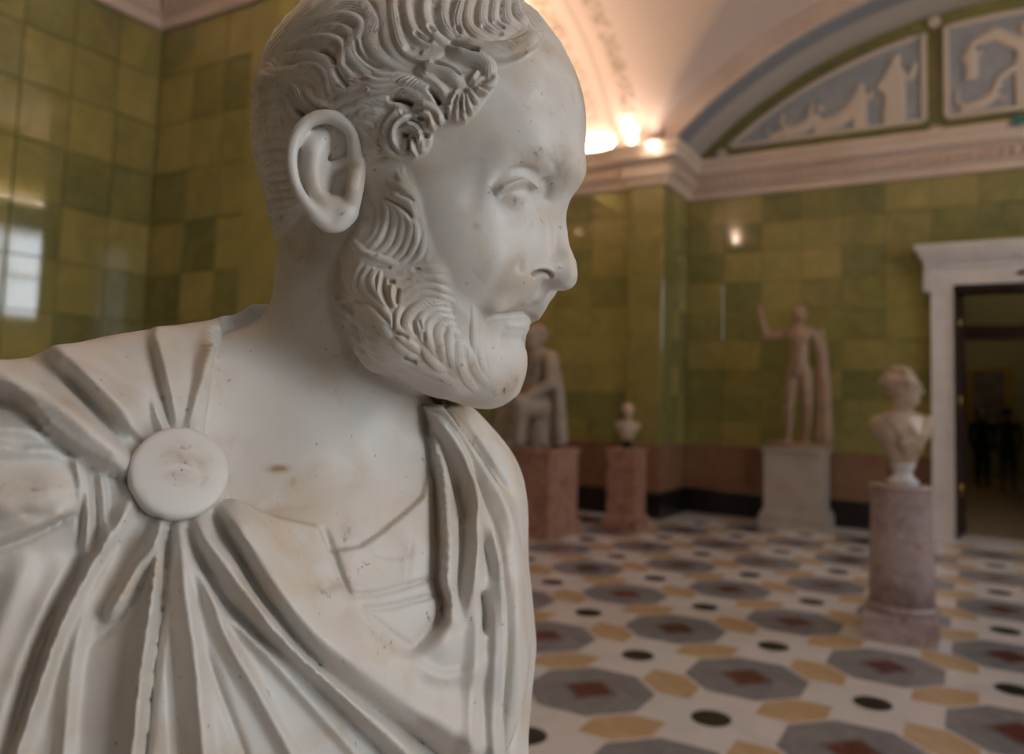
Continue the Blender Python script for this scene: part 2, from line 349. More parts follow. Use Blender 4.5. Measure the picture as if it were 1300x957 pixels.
def resample(path, n=None, closed=False):
    # Catmull-Rom through the traced points
    P = np.array(path, float)
    if len(P) < 3: return P
    out = []
    Q = np.vstack([2*P[0]-P[1], P, 2*P[-1]-P[-2]]) if not closed else np.vstack([P[-1], P, P[:2]])
    for i in range(1, len(Q)-2):
        p0, p1, p2, p3 = Q[i-1:i+3]
        for t in np.linspace(0, 1, 6)[:-1]:
            out.append(.5*((2*p1)+(-p0+p2)*t+(2*p0-5*p1+4*p2-p3)*t*t+(-p0+3*p1-3*p2+p3)*t**3))
    if not closed: out.append(P[-1])
    return np.array(out)
def along(X, path, reach, sel):
    # nearest point on the polyline in the tracing plane: signed side distance and position 0..1
    lo = path.min(0)-reach; hi = path.max(0)+reach
    c = sel[(X[sel, 0] > lo[0]) & (X[sel, 0] < hi[0]) & (X[sel, 1] > lo[1]) & (X[sel, 1] < hi[1])]
    if len(c) == 0: return c, None, None
    x = X[c]; best = np.full(len(c), 1e9); sg = np.zeros(len(c)); st = np.zeros(len(c))
    seg = np.linalg.norm(np.diff(path, axis=0), axis=1); cum = np.concatenate([[0], np.cumsum(seg)]); T = max(cum[-1], 1e-9)
    for i in range(len(path)-1):
        a = path[i]; ab = path[i+1]-a; L2 = max(ab@ab, 1e-9)
        w = x-a; t = np.clip((w@ab)/L2, 0, 1)
        dx = w[:, 0]-t*ab[0]; dy = w[:, 1]-t*ab[1]; d = dx*dx+dy*dy
        m = d < best
        best[m] = d[m]; sg[m] = np.sign(ab[0]*w[m, 1]-ab[1]*w[m, 0]); st[m] = (cum[i]+t[m]*seg[i])/T
    d = np.sqrt(best)*np.where(sg == 0, 1, sg)
    m = np.abs(d) < reach
    return c[m], d[m], st[m]
def taper(s, a, b):
    o = np.ones_like(s)
    if a > 0: o *= np.clip(s/a, 0, 1)**.7
    if b > 0: o *= np.clip((1-s)/b, 0, 1)**.7
    return o
def inside(X, poly):
    p = np.array(poly, float); q = np.roll(p, -1, 0); r = np.zeros(len(X), bool)
    for (x1, y1), (x2, y2) in zip(p, q):
        if y1 == y2: continue
        c = ((X[:, 1] > min(y1, y2)) & (X[:, 1] <= max(y1, y2)))
        r ^= c & (X[:, 0] < (X[:, 1]-y1)*(x2-x1)/(y2-y1)+x1)
    return r
def polydist(X, poly, closed=True):
    # signed distance in pixels, positive inside
    p = np.array(poly, float); q = np.roll(p, -1, 0); best = np.full(len(X), 1e9)
    for a, b in zip(p, q):
        ab = b-a; L2 = max(ab@ab, 1e-9); w = X-a; t = np.clip((w@ab)/L2, 0, 1)
        best = np.minimum(best, ((w-t[:, None]*ab)**2).sum(1))
    return np.sqrt(best)*np.where(inside(X, p), 1, -1)
def sstep(x, a, b):
    t = np.clip((x-a)/(b-a), 0, 1); return t*t*(3-2*t)
# ---------------------------------------------------------------- the hall
YB, YP, XN = 11.0, 9.95, -3.55            # back wall, pier front, nave edge
XL = -5.8; XQ = -4.2; ZC, ZT = 4.46, 4.98            # left wall; cornice
ROWS = [.95, 1.28, 1.64, 2.02, 2.41, 2.82, 3.24, 3.65, 4.06, 4.46]
ARC_X, ARC_Z, ARC_R = .35, 1.18, 5.43
def arc(x, r=ARC_R): return ARC_Z+math.sqrt(max(r*r-(x-ARC_X)**2, 0))
_pm = {}
def slab(w, h, m, name):
    k = (round(w, 3), round(h, 3), name)
    if k not in _pm:
        g = .0035; b = .004; t = .014
        V, F = bevel_box(w-2*g, h-2*g, t, b); V = [(x+w/2, z, y+h/2) for x, y, z in V]     # lies in x,z; face towards +y
        me = bpy.data.meshes.new(name); me.from_pydata(V, [], [f[::-1] for f in F]); me.materials.append(m); _pm[k] = me
    return _pm[k]
def wall_run(name, p0, p1, z1=7.3, cols=None, hole=None, panels=True, dado=True, ext=(0, 0), thick=.4):
    # a straight piece of wall: room on the left of p0 -> p1; panels and dado slabs are its children
    p0 = np.array(p0, float); p1 = np.array(p1, float); L = np.linalg.norm(p1-p0); rz = math.atan2(p1[1]-p0[1], p1[0]-p0[0])
    t = -.016; e0, e1 = -ext[0]*.5, L+ext[1]*.5
    if hole is None: geo = box(e0, e1, -thick, t, 0, z1)
    else:
        a, b, c, d = hole
        geo = join(box(e0, a, -thick, t, 0, z1), box(b, e1, -thick, t, 0, z1), box(a, b, -thick, t, d, z1), *([box(a, b, -thick, t, 0, c)] if c > 0 else []))
    w = struct(mesh_obj(name, *geo, M['green'])); w.location = (p0[0], p0[1], 0); w.rotation_euler = (0, 0, rz)
    if panels:
        cols = cols or [i*L/max(1, round(L/.52)) for i in range(max(1, round(L/.52))+1)]
        for i in range(len(cols)-1):
            for j in range(len(ROWS)-1):
                x0, x1, z0, zz = cols[i], cols[i+1], ROWS[j], ROWS[j+1]
                if hole and x1 > hole[0]-.2 and x0 < hole[1]+.2 and z0 < hole[3]: 
                    continue
                o = bpy.data.objects.new('marble_panel', slab(x1-x0, zz-z0, M['green'], 'marble_panel')); COL.objects.link(o); o.parent = w; o.location = (x0, -.016, z0)
        n = max(1, round(L/.9))
        for i in range(n):
            x0, x1 = L*i/n, L*(i+1)/n
            if hole and x1 > hole[0]-.2 and x0 < hole[1]+.2 and hole[2] < .5:
                if x0 < hole[0]-.24: x1 = hole[0]-.24
                elif x1 > hole[1]+.24: x0 = hole[1]+.24
                else: continue
            o = bpy.data.objects.new('dado_panel', slab(x1-x0, .61, M['pink'], 'dado_panel')); COL.objects.link(o); o.parent = w; o.location = (x0, -.010, .34)
    return w
# floor with inlay
floor = struct(mesh_obj('floor', *box(-6.2, 4.7, -7.4, 11.4, -.2, 0), M['t_white']))
FA, FB, FX0, FY0 = .640, .6825, -1.743, 5.24
def flat(poly, h, name, m):
    n = len(poly); b = .004; c = np.mean(poly, 0)
    inn = [tuple(np.array(p)*(1-b/max(np.hypot(*p), .02))) for p in poly]
    V = [(x, y, -.004) for x, y in poly]+[(x, y, h) for x, y in inn]
    F = [tuple(range(n, 2*n))]+[(i, (i+1) % n, n+(i+1) % n, n+i) for i in range(n)]
    me = bpy.data.meshes.new(name); me.from_pydata(V, [], F); me.materials.append(m); return me
def sc(pts): return [(x*FA, y*FB) for x, y in pts]
k = .49*math.tan(math.pi/8)
octm = flat(sc([(.49, -k), (.49, k), (k, .49), (-k, .49), (-.49, k), (-.49, -k), (-k, -.49), (k, -.49)]), .0012, 'octagon_tile', M['t_grey'])
dkm = flat(sc([(.26, 0), (0, .26), (-.26, 0), (0, -.26)]), .0018, 'border_tile', M['t_dark'])
rdm = flat(sc([(.205, 0), (0, .205), (-.205, 0), (0, -.205)]), .0024, 'diamond_tile', M['t_red'])
blm = flat(sc([(.155*math.cos(i*math.pi/12), .155*math.sin(i*math.pi/12)) for i in range(24)]), .0012, 'round_tile', M['t_black'])
def hexa(s):
    q = []
    for p, d in ((.35, 0), (.15, .20), (-.15, .20), (-.35, 0), (-.15, -.20), (.15, -.20)):
        q.append(((p*s+d)/math.sqrt(2), (d*s-p)/math.sqrt(2)) if s > 0 else ((p+d)/math.sqrt(2), (p-d)/math.sqrt(2)))
    q = sc(q); ar = sum(q[i][0]*q[(i+1) % 6][1]-q[(i+1) % 6][0]*q[i][1] for i in range(6))
    return q if ar > 0 else q[::-1]
hxm = [flat(hexa(1), .0012, 'hexagon_tile', M['t_ochre']), flat(hexa(-1), .0012, 'hexagon_tile', M['t_ochre'])]
def tile(me, name, x, y):
    o = bpy.data.objects.new(name, me); COL.objects.link(o); o.parent = floor; o.location = (x, y, 0)
def on_floor(x, y): return (-3.3 < x < 4.0 and 2.0 < y < 10.7) or (-5.5 < x <= -3.3 and 5.3 < y < 9.7)
for i in range(-8, 10):
    for j in range(-5, 9):
        x, y = FX0+i*FA, FY0+j*FB
        if x > .6+.25*y: continue
        if on_floor(x, y):
            if (i+j) % 2 == 0: tile(octm, 'octagon_tile', x, y); tile(dkm, 'border_tile', x, y); tile(rdm, 'diamond_tile', x, y)
            else: tile(blm, 'round_tile', x, y)
        xh, yh = x+.5*FA, y+.5*FB
        if on_floor(xh, yh): tile(hxm[0] if (i+j) % 2 == 0 else hxm[1], 'hexagon_tile', xh, yh)
# walls, running round the room with the room on the left
DOOR = (4.25-.90, 4.25+.20, 0, 3.07)
wb = wall_run('wall_back', (XR, YB), (XN, YB), hole=DOOR, cols=[i*.52 for i in range(16)], ext=(1, 1))
wall_run('wall_pier_side', (XN, YB), (XN, YP), cols=[0, .35, .7, 1.05], thick=.5, ext=(1, 0))
wall_run('wall_pier_front', (XN, YP), (-4.05, YP), cols=[0, .5])
wall_run('wall_recess', (-4.05, 10.02), (XL, 10.02), ext=(0, 1))
wall_run('wall_left_far', (XL, 10.02), (XL, 5.0), ext=(1, 1))
wall_run('wall_left_pier_far', (XL, 5.0), (XQ, 5.0), thick=.3, ext=(1, 0))
wall_run('wall_left_pier_side', (XQ, 5.0), (XQ, 3.95), cols=[0, .35, .7, 1.05], thick=.5)
wall_run('wall_left_pier', (XQ, 3.95), (XL, 3.95), cols=[0, .22, .79, 1.18, 1.6], thick=.3, ext=(0, 1))
wall_run('wall_left', (XL, 3.95), (XL, -1.1), cols=[0]+[.36*i for i in range(1, 14)]+[5.05], ext=(1, 1))
wall_run('wall_left_pier_near', (XL, -1.1), (XN, -1.1), panels=False, thick=.3, ext=(1, 0))
wall_run('wall_left_near', (XN, -1.1), (XN, -7), panels=False, ext=(0, 1))
wall_run('wall_front', (XN, -7), (XR, -7), panels=False, ext=(1, 1))
# window wall
def window_wall():
    parts = []; ys = [-7.0]
    for y, w, z0 in WINDOWS: ys += [y-w/2, y+w/2]
    ys.append(11.4)
    for i in range(0, len(ys), 2): parts.append(box(XR, XR+.5, ys[i]-(.4 if i == 0 else 0), ys[i+1], 0, 7.3))
    for y, w, z0 in WINDOWS: parts += [box(XR, XR+.5, y-w/2, y+w/2, 0, z0), box(XR, XR+.5, y-w/2, y+w/2, WZ1, 7.3)]
    struct(mesh_obj('wall_right', *join(*parts), M['green']))
    for n, (y, w, WZ0) in enumerate(WINDOWS):
        a, b = y-w/2, y+w/2; x0, x1 = XR+.28, XR+.36; f = []
        f += [box(x0, x1, a, a+.09, WZ0, WZ1), box(x0, x1, b-.09, b, WZ0, WZ1), box(x0, x1, a, b, WZ0, WZ0+.09), box(x0, x1, a, b, WZ1-.09, WZ1), box(x0, x1, y-.05, y+.05, WZ0, WZ1)]
        wn = struct(mesh_obj('window_%d' % (n+1), *join(*f), M['white_frame']))  # the first frame belongs to the opening added to fill the bust's neck
        for z in ((1.9, 2.85, 3.8) if WZ0 < 2.2 else (3.6, 4.45)): mesh_obj('glazing_bar', *box(x0+.01, x1-.01, a+.09, b-.09, z-.025, z+.025), M['white_frame'], wn)
        mesh_obj('window_sill', *box(XR-.06, XR+.28, a-.05, b+.05, WZ0-.05, WZ0), M['door_stone'], wn)
window_wall()
# baseboards and cornices
RUN1 = [(XR, YB), (XN, YB), (XN, YP), (-4.05, YP), (-4.05, 10.02), (XL, 10.02), (XL, 5.0), (XQ, 5.0), (XQ, 3.95), (XL, 3.95), (XL, -1.1), (XN, -1.1), (XN, -7)]
bprof = [(-.02, 0), (.035, 0), (.035, .31), (.02, .34), (-.02, .34)]
struct(mesh_obj('baseboard_back', *sweep([(-.46, YB)]+RUN1[1:6], bprof), M['black'])); struct(mesh_obj('baseboard_right', *sweep([(XR, YB), (1.16, YB)], bprof), M['black']))
struct(mesh_obj('baseboard_left', *sweep(RUN1[5:], bprof), M['black']))
cprof = [(-.02, ZC), (.03, ZC), (.045, ZC+.03), (.045, ZC+.08), (.09, ZC+.12), (.10, ZC+.26), (.17, ZC+.31), (.21, ZC+.33), (.23, ZC+.42), (.26, ZC+.46), (.27, ZT), (-.02, ZT)]
tr = struct(mesh_obj('trim_1', *sweep(RUN1, cprof), M['cream']))
tr2 = struct(mesh_obj('trim_2', *sweep([(XR, -7), (XR, YB)], cprof), M['cream']))
dn = []
for x in np.arange(-3.40, 4.1, .11): dn.append(box(x, x+.06, YB-.145, YB-.09, ZC+.14, ZC+.24))
for y in np.arange(10.05, 10.85, .11): dn.append(box(XN+.09, XN+.145, y, y+.06, ZC+.14, ZC+.24))
for x in np.arange(-5.6, -4.2, .11): dn.append(box(x, x+.06, 10.02-.145, 10.02-.09, ZC+.14, ZC+.24))
for x in np.arange(-5.6, -4.2, .11): dn.append(box(x, x+.06, 3.95-.145, 3.95-.09, ZC+.14, ZC+.24))
for y in np.arange(-.9, 3.7, .11): dn.append(box(XL+.09, XL+.145, y, y+.06, ZC+.14, ZC+.24))
stuff(mesh_obj('dentil_row', *join(*dn), M['cream'], tr))
# vault: barrel over the nave crossed by tunnels over the recesses, arches between the bays
RA = 5.70
def cross(y, m, h, rise):
    Rb = (h*h+rise*rise)/(2*rise); return ZT-.01+rise-Rb+math.sqrt(max(Rb*Rb-(y-m)**2, 0))
BAYS = [(7.475, 2.475), (1.425, 2.525)]
vp = []
for m, h in BAYS:
    xs = np.concatenate([np.linspace(XL-.05, XN, 24), np.linspace(XN, XR+.1, 79)[1:]]); ys = np.linspace(m-h, m+h, 61)
    V = []; F = []
    for y in ys:
        zb = cross(y, m, h, 1.5)
        for x in xs: V.append((x, y, max(zb, arc(x, RA) if x >= XN-1e-6 else 0)))
    n = len(xs)
    for j in range(len(ys)-1):
        for i in range(n-1): F.append((j*n+i, (j+1)*n+i, (j+1)*n+i+1, j*n+i+1))
    vp.append((V, F))
xs = np.linspace(XN-.02, XR+.1, 60); V = [(x, y, arc(x, RA)) for y in (-7.1, -2.1) for x in xs]; vp.append((V, [(i, 60+i, 61+i, i+1) for i in range(59)]))
ceil = struct(mesh_obj('ceiling', *join(*vp), M['vault'], smooth=True))
def arch(y0, y1, nm):
    xs = np.linspace((XQ if nm == 2 else XN)-.03, XR+.1, 72); n = len(xs)
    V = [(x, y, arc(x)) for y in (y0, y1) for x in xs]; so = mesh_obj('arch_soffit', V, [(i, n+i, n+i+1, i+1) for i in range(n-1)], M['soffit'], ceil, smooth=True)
    for y in (y0, y1):
        if y > 10.9: continue
        V = [(x, y, arc(x)) for x in xs]+[(x, y, arc(x, RA)+.03) for x in xs]; mesh_obj('arch_face', V, [(i, i+1, n+i+1, n+i) for i in range(n-1)], M['cream'], ceil)
        s = -.03 if y == y0 else .03
        V = []; 
        for x in xs:
            a = math.atan2(arc(x, RA-.05)-ARC_Z, x-ARC_X); ca, sa = math.cos(a), math.sin(a)
            for dr, dy in ((-.06, 0), (-.05, s), (.03, s), (.05, 0)): V.append((ARC_X+(RA-.03+dr)*ca, y+dy, ARC_Z+(RA-.03+dr)*sa))
        mesh_obj('arch_moulding', V, [(4*i+q, 4*i+4+q, 4*i+5+q, 4*i+1+q) for i in range(n-1) for q in range(3)], M['cream'], ceil)
arch(YP, YB, 1); arch(3.95, 5.0, 2); arch(-2.1, -1.1, 3)
struct(mesh_obj('trim_3', *join(box(XL-.5, XR+.6, -7.5, 11.5, 7.3, 7.4)), M['cream']))          # slab over the vault
# lunette panels on the back wall
def arc_poly(x0, x1, zb, r, n=14):
    xs = np.linspace(x0, x1, n); return [(x0, zb)]+[(x1, zb)]+[(x, arc(x, r)) for x in xs[::-1]]
def relief_panel(x0, x1, zb, label, figs, tip=False):
    r = ARC_R-.235
    if tip == 'l': x0 = ARC_X-math.sqrt(r*r-(zb-ARC_Z)**2)
    if tip == 'r': x1 = ARC_X+math.sqrt(r*r-(zb-ARC_Z)**2)
    root = empty('lunette_relief', ((x0+x1)/2, YB, zb)); tag(root, label, 'relief panel', 'blue relief panels of the lunette')
    def loc(V): return [(x-(x0+x1)/2, y-YB, z-zb) for x, y, z in V]
    po = arc_poly(x0, x1, zb, r); V, F = prism(po, YB-.045, YB-.005); mesh_obj('blue_field', loc(V), F, M['blue'], root)
    # frame strips
    strips = [[po[0], po[1]]]; strips.append([po[i] for i in range(1, len(po))]+[po[0]])
    for pl in strips:
        V = []; F = []
        for i, (x, z) in enumerate(pl):
            a = np.array(pl[max(i-1, 0)]); b = np.array(pl[min(i+1, len(pl)-1)]); d = (b-a)/max(np.linalg.norm(b-a), 1e-6); nn = np.array([-d[1], d[0]])
            for o, y in ((-.035, YB-.04), (-.025, YB-.075), (.025, YB-.075), (.035, YB-.04)): V.append((x+nn[0]*o, y, z+nn[1]*o))
        for i in range(len(pl)-1):
            for q in range(3): F.append((4*i+q, 4*i+q+1, 4*i+5+q, 4*i+4+q))
        mesh_obj('frame_strip', loc(V), F, M['relief'], root)
    for fx, fz, s, kind in figs:
        G = Field((-.6*s*1000, -90, -60*s), (.6*s*1000, 60, 1.1*s*1000), 18)
        c = lambda x, z, y=0: np.array([x*s*1000, y, z*s*1000])
        if kind == 'stand':
            G.chain([c(0, .02), c(.01, .5), c(0, .74)], [150*s, 130*s, 110*s], k=20); G.ell(c(.02, .9), (75*s, 60, 85*s), k=15)
            G.chain([c(-.05, .72), c(-.2, .55), c(-.1, .45)], 45*s, k=20); G.chain([c(.06, .72), c(.2, .6), c(.26, .78)], 40*s, k=20)
        elif kind == 'wing':
            G.chain([c(0, .05), c(-.02, .5), c(0, .72)], [140*s, 110*s, 95*s], k=20); G.ell(c(-.03, .88), (65*s, 55, 75*s), k=15)
            G.chain([c(-.05, .66), c(-.3, .86), c(-.52, .8)], [70*s, 80*s, 40*s], k=20); G.chain([c(-.05, .5), c(-.28, .35), c(-.35, .15)], [40*s, 35*s, 30*s], k=15)
        else:
            G.chain([c(-.3, .08), c(0, .16), c(.22, .3)], [80*s, 110*s, 95*s], k=20); G.ell(c(.3, .48), (70*s, 55, 75*s), k=15)
            G.chain([c(.2, .32), c(.4, .2)], 40*s, k=15); G.chain([c(-.25, .1), c(-.42, .3), c(-.38, .5)], [45*s, 40*s, 30*s], k=15)
        G.D = np.maximum(G.D, (np.abs(G.ax[1])-26)[None, :, None].astype(np.float32))
        V, F = G.mesh(); V = neighbours_smooth(V, F, 3)/1000.
        mesh_obj('relief_figure', V+np.array([fx-(x0+x1)/2, -.055, fz-zb]), F, M['relief'], root, smooth=True)
relief_panel(-2.9, -.50, 5.18, 'blue relief panel with curved slanting top at the left of the arch', [(-.84, 5.2, .93, 'stand'), (-1.25, 5.2, .62, 'stand'), (-1.52, 5.2, .85, 'sit'), (-1.95, 5.2, .7, 'sit'), (-2.25, 5.2, .42, 'sit')], 'l')
relief_panel(-.25, .95, 5.18, 'middle blue relief panel with winged figure above the doorway', [(.62, 5.2, 1.1, 'wing'), (.12, 5.2, .62, 'sit'), (.02, 5.62, .5, 'stand')])
relief_panel(1.2, 3.6, 5.18, 'blue relief panel at the right of the arch, right of the winged figure', [(1.55, 5.2, .93, 'stand'), (2.1, 5.2, .6, 'sit'), (2.6, 5.2, .5, 'sit')], 'r')
for x, z, lb in ((-3.07, 5.10, 'small white rosette at the left corner of the arch above the cornice'), (-.38, 6.46, 'small white rosette high between the two blue relief panels'), (-.38, 5.04, 'small white rosette on the cornice line between the blue relief panels')):
    V, F = rev([(.0, .0), (.075, 0), (.075, .02), (.06, .035), (.045, .028), (.03, .04), (.005, .045)], 20); o = mesh_obj('rosette', [(a, -c, b) for a, b, c in V], F, M['relief'], loc=(x, YB-.016, z)); tag(o, lb, 'rosette', 'rosettes of the lunette')
    for q in range(8):
        a = q*math.pi/4; V, F = rev([(.0, 0), (.018, .004), (.016, .016), (.004, .02)], 8); mesh_obj('petal', [(u+.052*math.cos(a), -.02-w, v+.052*math.sin(a)) for u, v, w in V], F, M['relief'], o)
# doorway
dr = struct(empty('door_1', (.35, YB, 0)))
def D(name, m, *b, **kw):
    V, F = join(*b); return mesh_obj(name, [(x-.35, y-YB, z) for x, y, z in V], F, m, dr)
for s in (-1, 1):
    xo, xi = .35+s*.79, .35+s*.55
    D('door_jamb', M['door_stone'], box(min(xo, xi), max(xo, xi), YB-.07, YB+.02, 0, 3.07), box(min(xo, xo-s*.05), max(xo, xo-s*.05), YB-.10, YB-.06, 0, 3.32), box(min(xi, xi+s*.03), max(xi, xi+s*.03), YB-.085, YB-.06, 0, 3.07))
    D('door_console', M['door_stone'], box(min(xo, xo+s*.08), max(xo, xo+s*.08), YB-.10, YB, 3.0, 3.36), box(min(xo, xo+s*.06), max(xo, xo+s*.06), YB-.14, YB-.05, 3.2, 3.36))
    D('door_lining', M['dark_wood'], box(min(xi, xi-s*.05), max(xi, xi-s*.05), YB-.0, YB+.42, 0, 3.07))
    D('door_leaf', M['dark_wood'], box(min(xi-s*.05, xi-s*.10), max(xi-s*.05, xi-s*.10), YB+.42, YB+.95, .02, 3.0), box(min(xi-s*.10, xi-s*.115), max(xi-s*.10, xi-s*.115), YB+.5, YB+.87, .3, 1.3), box(min(xi-s*.10, xi-s*.115), max(xi-s*.10, xi-s*.115), YB+.5, YB+.87, 1.6, 2.8))
    for z in (.55, 1.65, 2.65):
        V, F = rev([(.004, -.07), (.022, -.06), (.022, .06), (.004, .07)], 12); mesh_obj('hinge', [(x+xi-s*.06-.35, y+.40-.02, w+z) for x, y, w in V], F, M['brass'], dr, smooth=True)
D('door_lintel', M['door_stone'], box(-.44, 1.14, YB-.07, YB+.02, 3.07, 3.36), box(-.44, 1.14, YB-.10, YB-.06, 3.28, 3.36), box(-.20, .90, YB-.085, YB-.06, 3.07, 3.10))
D('door_cornice', M['door_stone'], box(-.53, 1.23, YB-.16, YB, 3.36, 3.42), box(-.57, 1.27, YB-.21, YB, 3.42, 3.50), box(-.61, 1.31, YB-.25, YB, 3.50, 3.56))
D('door_lining', M['dark_wood'], box(-.20, .90, YB, YB+.42, 3.0, 3.07))
# rooms seen through the doorway
struct(mesh_obj('floor_beyond', *box(-2.6, 3.2, 11.4, 23.0, -.2, 0), M['parquet']))
struct(mesh_obj('wall_beyond', *join(box(-2.6, -2.4, 11.4, 23, 0, 4.6), box(3, 3.2, 11.4, 23, 0, 4.6), box(-2.4, -.14, 15.5, 15.8, 0, 4.6), box(.86, 3, 15.5, 15.8, 0, 4.6), box(-.14, .86, 15.5, 15.8, 2.95, 4.6), box(-2.6, 3.2, 22.6, 23, 0, 4.6)), M['olive_wall']))
struct(mesh_obj('ceiling_beyond', *box(-2.6, 3.2, 11.4, 23, 4.6, 4.8), M['cream']))
d2 = struct(empty('door_2', (.36, 15.5, 0)))
for s in (-1, 1): mesh_obj('door_jamb', *box(min(s*.5, s*.62), max(s*.5, s*.62), -.06, .32, 0, 2.8), M['dark_wood'], d2)
mesh_obj('door_lintel', *join(box(-.62, .62, -.06, .32, 2.78, 2.95), box(-.68, .68, -.10, 0, 2.92, 3.0)), M['dark_wood'], d2)
pc = tag(empty('framed_painting', (.33, 22.58, 1.25)), 'dark painting in a gold frame seen far off through the doorway', 'painting')
mesh_obj('canvas', *box(-.36, .36, -.03, 0, .06, 1.34), M['canvas'], pc)
for nm, b in (('frame_rail', (-.46, .46, -.07, 0, 1.30, 1.42)), ('frame_rail', (-.46, .46, -.07, 0, 0, .10)), ('frame_stile', (-.46, -.34, -.07, 0, .10, 1.30)), ('frame_stile', (.34, .46, -.07, 0, .10, 1.30))):
    V, F = box(*b); mesh_obj(nm, V, F, M['gold'], pc)
for ly, lb, e in ((13.4, 'added fill lamp under the ceiling of the room just beyond the doorway', 60), ):
    fl = tag(empty('ceiling_lamp', (.9, ly, 4.6)), lb, 'lamp', 'added fill lamps beyond the doorway')  # unseen lamp, added to brighten the dark room past the doorway
    mesh_obj('rose', *rev([(.10, -.03), (.10, 0)], 16), M['lamp_metal'], fl); mesh_obj('globe', *rev([(.01, -.33), (.08, -.30), (.11, -.22), (.08, -.13), (.02, -.10)], 20), M['far_globe'], fl, smooth=True); mesh_obj('stem', *rev([(.012, -.12), (.012, -.02)], 8), M['lamp_metal'], fl)
# lamp in the far room, as its light on the frame shows
fl = tag(empty('ceiling_lamp', (.35, 20.2, 4.6)), 'small lamp under the ceiling of the far room, beyond the doorway', 'lamp')
mesh_obj('rose', *rev([(.10, -.03), (.10, 0)], 16), M['lamp_metal'], fl); mesh_obj('globe', *rev([(.01, -.33), (.08, -.30), (.11, -.22), (.08, -.13), (.02, -.10)], 20), M['far_globe'], fl, smooth=True); mesh_obj('stem', *rev([(.012, -.12), (.012, -.02)], 8), M['lamp_metal'], fl)
# small things on the wall
ex = tag(empty('exit_sign', (.56, YB-.29, ZT-.10)), 'small green exit sign standing on the cornice above the doorway', 'sign')
mesh_obj('sign_face', *box(-.13, .13, -.02, .02, .02, .12), M['exit'], ex); mesh_obj('sign_base', *box(-.05, .05, -.03, .03, 0, .02), M['lamp_metal'], ex)
pq = tag(empty('wall_sensor', (.53, YB-.07, 3.16)), 'small dark sensor box on the white door lintel', 'sensor')
mesh_obj('housing', *box(-.06, .06, -.035, 0, 0, .045), M['dark_wood'], pq); mesh_obj('lens', *box(-.03, .03, -.041, -.035, .012, .032), M['black'], pq)
# ---------------------------------------------------------------- lamps on the cornices
def spot_lamp(loc, label, r, power):
    o = tag(empty('cornice_lamp', loc), label, 'lamp', 'bulb lamps on the cornices')
    mesh_obj('base', *rev([(r*.9, 0), (r*.9, .02), (r*.3, .03), (r*.3, .06)], 16), M['lamp_metal'], o)
    mesh_obj('bulb', *rev([(.002, .06), (r*.6, .07), (r, .06+r*.9), (r*.8, .06+r*1.6), (r*.1, .06+r*2)], 20), M['bulb'], o, smooth=True)
    l = bpy.data.lights.new('lamp_glow', 'SPOT'); l.energy = power; l.color = (1, .74, .58); l.spot_size = math.radians(120); l.spot_blend = .8; l.shadow_soft_size = .05
    g = bpy.data.objects.new('lamp_glow', l); COL.objects.link(g); g.parent = o; g.location = (0, 0, .08+r*2); g.rotation_euler = (math.pi, 0, 0)
def tube_lamp(a, b, label, power):
    a = np.array(a); b = np.array(b); c = (a+b)/2; L = np.linalg.norm(b-a); rz = math.atan2(b[1]-a[1], b[0]-a[0])
    o = tag(empty('cornice_strip_lamp', c, rz), label, 'lamp', 'strip lamps on the cornices')
    mesh_obj('tray', *join(box(-L/2, L/2, -.05, .05, 0, .012), box(-L/2, L/2, -.05, -.042, 0, .035), box(-L/2, L/2, .042, .05, 0, .035)), M['lamp_metal'], o)
    V, F = rev([(.022, -L/2+.04), (.022, L/2-.04)], 12); mesh_obj('tube', [(z, x, y+.05) for x, y, z in V], F, M['tube'], o, smooth=True)
    for s in (-1, 1): mesh_obj('end_cap', *box(s*(L/2-.03)-.015, s*(L/2-.03)+.015, -.03, .03, .012, .08), M['lamp_metal'], o)
    l = bpy.data.lights.new('tube_glow', 'AREA'); l.shape = 'RECTANGLE'; l.size = L-.1; l.size_y = .06; l.energy = power; l.color = (1, .72, .56)
    g = bpy.data.objects.new('tube_glow', l); COL.objects.link(g); g.parent = o; g.location = (0, 0, .085); g.rotation_euler = (math.pi, 0, 0)
LP = 42.
tube_lamp((XR-.12, 5.2, ZT+.005), (XR-.12, 9.6, ZT+.005), 'added unseen strip lamp on the window wall cornice, far bay', LP*.9)  # this pair is out of view, added to brighten the vault webs
tube_lamp((XR-.12, -.6, ZT+.005), (XR-.12, 3.6, ZT+.005), 'added unseen strip lamp on the window wall cornice, near bay', LP*1.0)
spot_lamp((-4.0, YP-.12, ZT+.005), 'bright bulb lamp on the pier cornice lighting the vault above', .035, LP*.9)
spot_lamp((XN-.08, YP-.31, ZC+.34), 'small round bulb lamp at the pier corner below the painted arch', .04, LP*.15)
tube_lamp((-5.3, 9.88, ZT+.005), (-4.25, 9.88, ZT+.005), 'glowing strip lamp lying on the cornice left of the pier', LP*.7)
spot_lamp((-4.4, 5.15, ZT+.005), 'bulb lamp on the far side of the left pier cornice', .05, LP*1.2)
spot_lamp((-4.3, 3.75, ZT+.005), 'bulb lamp on the near side of the left pier cornice', .05, LP)
tube_lamp((XL+.12, 6.2, ZT+.005), (XL+.12, 8.6, ZT+.005), 'added unseen strip lamp on the left wall cornice of the far recess', LP*1.2)  # this pair is unseen too, put in so the vault is lit
tube_lamp((XL+.12, .2, ZT+.005), (XL+.12, 2.6, ZT+.005), 'added unseen strip lamp on the left wall cornice of the near recess', LP*1.0)
